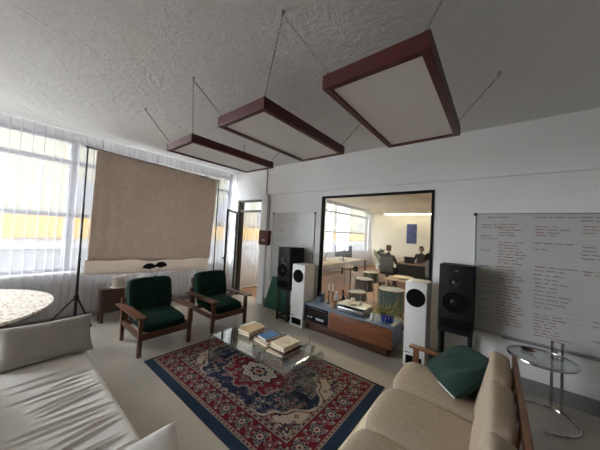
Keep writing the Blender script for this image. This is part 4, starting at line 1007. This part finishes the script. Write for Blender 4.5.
# drum kit
def drum(label, x, y, z0, r, h, shell, legs=0, tilt=0):
    t = thing('drum', label, 'drum', (x, y, 0), 0, 'drums behind the studio window')
    T = Tm((0, 0, z0), (tilt, 0, 0))
    MB().lathe([(r, 0), (r, h)], n=32, T=T).build('shell', shell, t)
    MB().lathe([(r + .004, h), (r - .012, h + .003), (.001, h + .003)], n=32, T=T).build('drum_head', M['drum_head'], t)
    for zz in (.0, h): MB().tube([T @ Vector(((r + .008) * math.cos(a), (r + .008) * math.sin(a), zz)) for a in np.linspace(0, 2 * PI, 33)[:-1]], .010, 6, closed=True).build('hoop', M['chrome'], t)
    for k in range(6):
        a = k * PI / 3 + .3; MB().tube([T @ Vector(((r + .014) * math.cos(a), (r + .014) * math.sin(a), .01)), T @ Vector(((r + .014) * math.cos(a), (r + .014) * math.sin(a), h - .01))], .006, 6).build('tension_rod', M['chrome'], t)
    for k in range(legs):
        a = k * 2 * PI / legs + .5; MB().tube([((r + .02) * math.cos(a), (r + .02) * math.sin(a), z0 + h * .5), ((r + .06) * math.cos(a), (r + .06) * math.sin(a), .012)], .008, 6).build('leg', M['chrome'], t)
    return t
drum('teal floor drum with white head behind the spiky plant', -1.63, 5.05, .18, .235, .46, M['teal'], 3)
drum('grey drum resting low beside the teal floor drum', -2.34, 5.0, .30, .19, .16, M['drum_grey'], 3)
drum('grey drum in the middle of the drum kit', -2.40, 5.45, .42, .20, .26, M['drum_grey'], 3)
drum('smaller grey drum raised at the back of the drum kit', -2.44, 5.95, .54, .17, .24, M['drum_grey'], 3)
t = thing('cymbal_stand', 'chrome cymbal stand with tilted cymbal left of the drums', 'cymbal stand', (-2.72, 5.1, 0))
MB().tube([(0, 0, .1), (0, 0, .98)], .011, 8).build('pole', M['chrome'], t)
for az in (30, 150, 270):
    a = math.radians(az); MB().tube([(0, 0, .34), (.26 * math.cos(a), .26 * math.sin(a), .012)], .009, 8).build('leg', M['chrome'], t)
MB().tube([(0, 0, .88), (.30, -.05, .92)], .008, 8).build('boom_arm', M['chrome'], t)
MB().lathe([(.20, 0), (.20, .002), (.05, .018), (.02, .035), (.001, .037)], n=32, T=Tm((.02, 0, .98), (.15, .1, 0))).build('cymbal', M['cymbal'], t)
t = thing('microphone_stand', 'black microphone stand with boom beside the cymbal stand', 'microphone stand', (-2.95, 5.85, 0))
MB().tube([(0, 0, .02), (0, 0, .85)], .012, 8).build('pole', M['black_metal'], t)
MB().lathe([(.13, 0), (.13, .012), (.02, .03)], n=22).build('base', M['black_metal'], t)
MB().tube([(-.35, .06, 1.02), (.12, -.02, .80)], .009, 8).build('boom_arm', M['black_metal'], t)
MB().lathe([(.055, -.06), (.065, 0), (.05, .06)], (.14, 0, .82), 16).build('microphone', M['black_matte'], t)
# bench with cushion
t = thing('bench', 'pale wooden bench with folded textiles in the middle of the studio', 'bench', (-2.66, 7.55, 0))
MB().box((0, 0, .38), (1.45, .55, .42), .005).build('top', M['desk_light'], t)
for x in (.06, 1.39):
    for y in (.06, .49): MB().box((x - .03, y - .03, 0), (x + .03, y + .03, .38), .004).build('leg', M['desk_light'], t)
tag(MB().cushion(.62, .40, .11, Tm((-2.18, 7.85, .475)), e=2.6, crown=.4).build('floor_cushion', M['ivory'], smooth=180), 'cream oval cushion lying on the pale bench', 'cushion')
tag(MB().cushion(.55, .42, .09, Tm((-1.58, 7.82, .465)), e=4, crown=.3, wob=.06).build('folded_blanket', M['green_cloth'], smooth=180), 'folded green blanket on the pale bench beside the cream cushion', 'blanket')
# work table and chairs
desk('work_table', 'dark-fronted work table where the seated people work', -2.85, -1.45, 9.2, 10.0, .76, M['brown'], M['black'], True)
def office_chair(label, x, y, rz):
    t = thing('office_chair', label, 'chair', (x, y, 0), rz, 'office chairs in the studio')   # faces +y
    MB().cushion(.48, .46, .09, Tm((0, 0, .45)), e=5, crown=.2).build('seat', M['black'], t, smooth=180)
    def bk(u, v):
        a = 2 * u - 1; return (a * .23 * (1 - .15 * v * v), -.24 - .05 * v + .05 * a * a, .50 + .50 * v)
    o = MB().grid(bk, 14, 12).build('backrest', M['mesh_grey'], t, smooth=180)
    md = o.modifiers.new('thick', 'SOLIDIFY'); md.thickness = .03
    MB().tube([(0, 0, .08), (0, 0, .42)], .025, 10).build('gas_post', M['black_metal'], t)
    MB().tube([(0, 0, .41), (0, -.22, .41), (0, -.29, .62)], .018, 8).build('back_support', M['black_metal'], t)
    for k in range(5):
        a = 2 * PI * k / 5 + .3; lg = MB().tube([(0, 0, .10), (.29 * math.cos(a), .29 * math.sin(a), .07)], .017, 8).build('leg', M['black_metal'], t)
        MB().lathe([(.001, -.02), (.028, -.02), (.028, .02), (.001, .02)], n=14, T=Tm((.29 * math.cos(a), .29 * math.sin(a), .03), (PI / 2, 0, a))).build('caster', M['black'], lg)
    for s in (-1, 1): MB().tube([(s * .23, .02, .44), (s * .29, .0, .60), (s * .29, .14, .66), (s * .29, -.10, .66)], .016, 8).build('armrest', M['black'], t)
    return t
oc = office_chair('grey mesh-backed office chair under the person in the cap', -2.88, 8.5, .1)
dup(oc, (-2.26, 10.38, 0), PI, 'office chair of the person facing the window, behind the work table')
dup(oc, (-1.45, 8.72, 0), -.5, 'empty office chair at the right end of the work table')

def person(label, x, y, rz, top_m, raised=False, cap=False):
    """seated figure facing +y, pelvis at the chair seat"""
    t = thing('person', label, 'person', (x, y, 0), rz)
    V = []; E = []; Rr = []
    def node(p, r, par=None):
        V.append(p); Rr.append(r)
        if par is not None: E.append((par, len(V) - 1))
        return len(V) - 1
    pel = node((0, 0, .58), .135); ab = node((0, .01, .75), .125, pel); ch = node((0, .02, .93), .145, ab); nk0 = node((0, .025, 1.06), .075, ch); nk = node((0, .04, 1.15), .055, nk0)
    hands = []
    for s in (-1, 1):
        hip = node((s * .09, .05, .55), .10, pel); kn = node((s * .13, .44, .55), .072, hip); an = node((s * .12, .42, .11), .045, kn); node((s * .12, .55, .06), .035, an)
        sh = node((s * .17, .02, 1.02), .068, ch)
        if raised and s < 0:
            el = node((s * .40, .08, 1.12), .046, sh); wr = node((s * .14, -.07, 1.22), .032, el); hd = Vector((s * .10, -.10, 1.24)); dr = Vector((.8, -.1, .3))
        else:
            el = node((s * .25, .10, .80), .048, sh); wr = node((s * .17, .36, .80), .032, el); hd = Vector((s * .16, .41, .80)); dr = Vector((-s * .1, 1, -.05))
        hands.append((V[wr], hd, dr.normalized(), s))
    def skinned(name, V, E, Rr, m, root=0, lv=2):
        me = bpy.data.meshes.new(name); me.from_pydata(V, E, []); o = bpy.data.objects.new(name, me); C.objects.link(o); o.parent = t
        md = o.modifiers.new('skin', 'SKIN'); 
        for i, r in enumerate(Rr): me.skin_vertices[0].data[i].radius = (r, r * .92)
        me.skin_vertices[0].data[root].use_root = True
        sb = o.modifiers.new('sub', 'SUBSURF'); sb.levels = lv; sb.render_levels = lv
        me.materials.append(m); return o
    # body: trunk, limbs in one surface
    me = bpy.data.meshes.new('body'); me.from_pydata(V, E, [])
    me.skin_vertices  # layer appears with the modifier
    bpy.data.meshes.remove(me)
    def sk(name, V, E, Rr, m, lv=2):
        bm = bmesh.new(); lay = bm.verts.layers.skin.verify()
        vv = []
        for p, r in zip(V, Rr):
            v = bm.verts.new(p); v[lay].radius = (r, r); vv.append(v)
        vv[0][lay].use_root = True
        for a, b2 in E: bm.edges.new((vv[a], vv[b2]))
        me = bpy.data.meshes.new(name); bm.to_mesh(me); bm.free()
        o = bpy.data.objects.new(name, me); C.objects.link(o); o.parent = t
        o.modifiers.new('skin', 'SKIN').use_smooth_shade = True
        s_ = o.modifiers.new('sub', 'SUBSURF'); s_.levels = lv; s_.render_levels = lv
        me.materials.append(m); return o
    body = sk('body', V, E, Rr, top_m)
    # trousers as a slightly larger shell over the legs
    VV = [(0, 0, .55)]; EE = []; RR = [.145]
    for s in (-1, 1):
        i = len(VV); VV += [(s * .09, .06, .55), (s * .13, .44, .555), (s * .12, .42, .14)]; RR += [.108, .082, .058]; EE += [(0, i), (i, i + 1), (i + 1, i + 2)]
    sk('trousers', VV, EE, RR, M['trousers'])
    # head with face
    hc = Vector((0, .06, 1.27))
    def head(u, v):
        th = 2 * PI * u; ph = PI * (v - .5); x = .078 * math.cos(ph) * math.sin(th); y_ = .098 * math.cos(ph) * math.cos(th); z = .118 * math.sin(ph)
        if z < 0: x *= 1 + z * 2.2; y_ = y_ * (1 + z * .8) + (-z) * .10
        return (hc.x + x, hc.y + y_, hc.z + z)
    hm = MB().grid(head, 32, 24)
    hm.lathe([(.016, -.02), (.012, .01), (.006, .022)], (0, 0, 0), 8, T=Tm((0, .155, 1.262), (PI / 2 + .5, 0, 0)))   # nose
    for s in (-1, 1): hm.cushion(.018, .04, .062, Tm((s * .08, .055, 1.268)), n=4, e=2.4, crown=0)                    # ears
    hd_ = hm.build('head', M['skin'], t, smooth=180)
    for s in (-1, 1): MB().cushion(.024, .012, .014, Tm((s * .031, .150, 1.285)), n=4, e=2.2, crown=0).build('eye', M['black_gloss'], hd_, smooth=180)
    MB().cushion(.045, .012, .012, Tm((0, .158, 1.212)), n=4, e=2.2, crown=0).build('mouth', M['red_cloth'], hd_, smooth=180)
    def hair(u, v):
        th = 2 * PI * u; ph = PI / 2 * v
        low = -.05 if math.cos(th) < .35 else .03
        z = low + (.128 - low) * math.sin(ph); k = math.cos(ph) ** .6 if v < 1 else 0
        k = math.sqrt(max(0, 1 - (max(0, z) / .130) ** 2)) if z > 0 else 1
        return (hc.x + .086 * k * math.sin(th), hc.y - .008 + .104 * k * math.cos(th), hc.z + z)
    MB().grid(hair, 28, 10).build('hair', M['hair'], hd_, smooth=180)
    if cap:
        cm = MB().lathe([(.092, .055), (.095, .075), (.088, .115), (.06, .142), (.001, .150)], (hc.x, hc.y - .005, hc.z), 24)
        cm.add([(hc.x - .07, hc.y + .07, hc.z + .06), (hc.x + .07, hc.y + .07, hc.z + .06), (hc.x + .05, hc.y + .17, hc.z + .05), (hc.x - .05, hc.y + .17, hc.z + .05), (hc.x - .07, hc.y + .07, hc.z + .07), (hc.x + .07, hc.y + .07, hc.z + .07), (hc.x + .05, hc.y + .17, hc.z + .058), (hc.x - .05, hc.y + .17, hc.z + .058)],
               [(0, 3, 2, 1), (4, 5, 6, 7), (0, 1, 5, 4), (1, 2, 6, 5), (2, 3, 7, 6), (3, 0, 4, 7)])
        cm.build('cap', M['cap'], t, smooth=60)
    # hands: palm and five fingers each in one skinned surface
    for wp, hp, dr, s in hands:
        wp = Vector(wp); sd = dr.cross(Vector((0, 0, 1))).normalized() * s
        VV = [tuple(wp), tuple(hp)]; RR = [.024, .030]; EE = [(0, 1)]
        for k, (off, ln) in enumerate(((-.030, .062), (-.011, .075), (.010, .078), (.029, .068))):
            i = len(VV); b0 = hp + dr * .035 + sd * off
            VV += [tuple(b0), tuple(b0 + dr * ln * .55 + Vector((0, 0, -.008))), tuple(b0 + dr * ln + Vector((0, 0, -.026)))]; RR += [.010, .009, .007]; EE += [(1, i), (i, i + 1), (i + 1, i + 2)]
        i = len(VV); b0 = hp - dr * .01 + sd * .035
        VV += [tuple(b0), tuple(b0 + dr * .035 + sd * .022)]; RR += [.011, .008]; EE += [(1, i), (i, i + 1)]
        sk('hand', VV, EE, RR, M['skin'], 1)
    return t
person('person in a brown cap and charcoal jacket seated with back to the window, arm raised', -2.88, 8.45, .05, M['jacket'], raised=True, cap=True)
person('person in a dark olive jumper seated behind the work table, facing the window', -2.26, 10.42, PI + .1, M['jumper'])
# laptop, bags, plant in studio
t = thing('laptop', 'dark laptop open on the work table', 'laptop', (-2.46, 9.65, .76), PI)
MB().box((-.17, -.12, 0), (.17, .12, .018), .003).build('keyboard_base', M['black'], t)
MB().bar((0, .12, .015), (0, .20, .24), .34, .008, .002).build('lid', M['black'], t)
t = thing('backpack', 'dark bag with rust-red side on the right end of the work table', 'bag', (-1.75, 9.58, .76))
MB().cushion(.42, .26, .44, Tm((0, 0, .22)), e=3.2, crown=.1, wob=.02).build('bag', M['black_matte'], t, smooth=180)
MB().cushion(.16, .22, .36, Tm((.22, 0, .18)), e=3, crown=.1).build('side_pocket', M['red_cloth'], t, smooth=180)
MB().tube([(-.10, .0, .42), (-.08, 0, .50), (.08, 0, .50), (.10, 0, .42)], .014, 8).build('handle', M['black_matte'], t)
t = thing('white_pouf', 'white pouf on the floor right of the work table', 'pouf', (-.95, 8.0, 0))
MB().cushion(.50, .50, .42, Tm((0, 0, .21)), e=3.2, crown=.2).build('pouf', M['white_fabric'], t, smooth=180)
pl = thing('potted_plant', 'pale leafy plant in a white pot in the far corner of the studio', 'plant', (-4.55, 12.2, 0))
MB().lathe([(.14, 0), (.17, .02), (.20, .34), (.18, .34), (.16, .05)], n=24).build('pot', M['white_plastic'], pl)
for k in range(26):
    rs = np.random.default_rng(300 + k); a = rs.uniform(0, 2 * PI); ln = rs.uniform(.3, .62); up = rs.uniform(.5, 1.4)
    p0 = Vector((0, 0, .32)); p1 = p0 + Vector((ln * math.cos(a) * math.cos(up), ln * math.sin(a) * math.cos(up), ln * math.sin(up) * 1.2))
    MB().tube([p0, (p0 + p1) / 2 + Vector((0, 0, .04)), p1], .007, 5).build('stem', M['leaf'], pl)
    d = (p1 - p0).normalized(); sd = d.cross(Vector((0, 0, 1))).normalized() * .075
    MB().add([p1 - d * .08, p1 + sd, p1 + d * .16 - Vector((0, 0, .03)), p1 - sd, p1 - d * .08 + Vector((0, 0, .008)), p1 + sd + Vector((0, 0, .008)), p1 + d * .16 - Vector((0, 0, .022)), p1 - sd + Vector((0, 0, .008))],
             [(0, 3, 2, 1), (4, 5, 6, 7), (0, 1, 5, 4), (1, 2, 6, 5), (2, 3, 7, 6), (3, 0, 4, 7)]).build('leaf', M['leaf_pale'], pl)
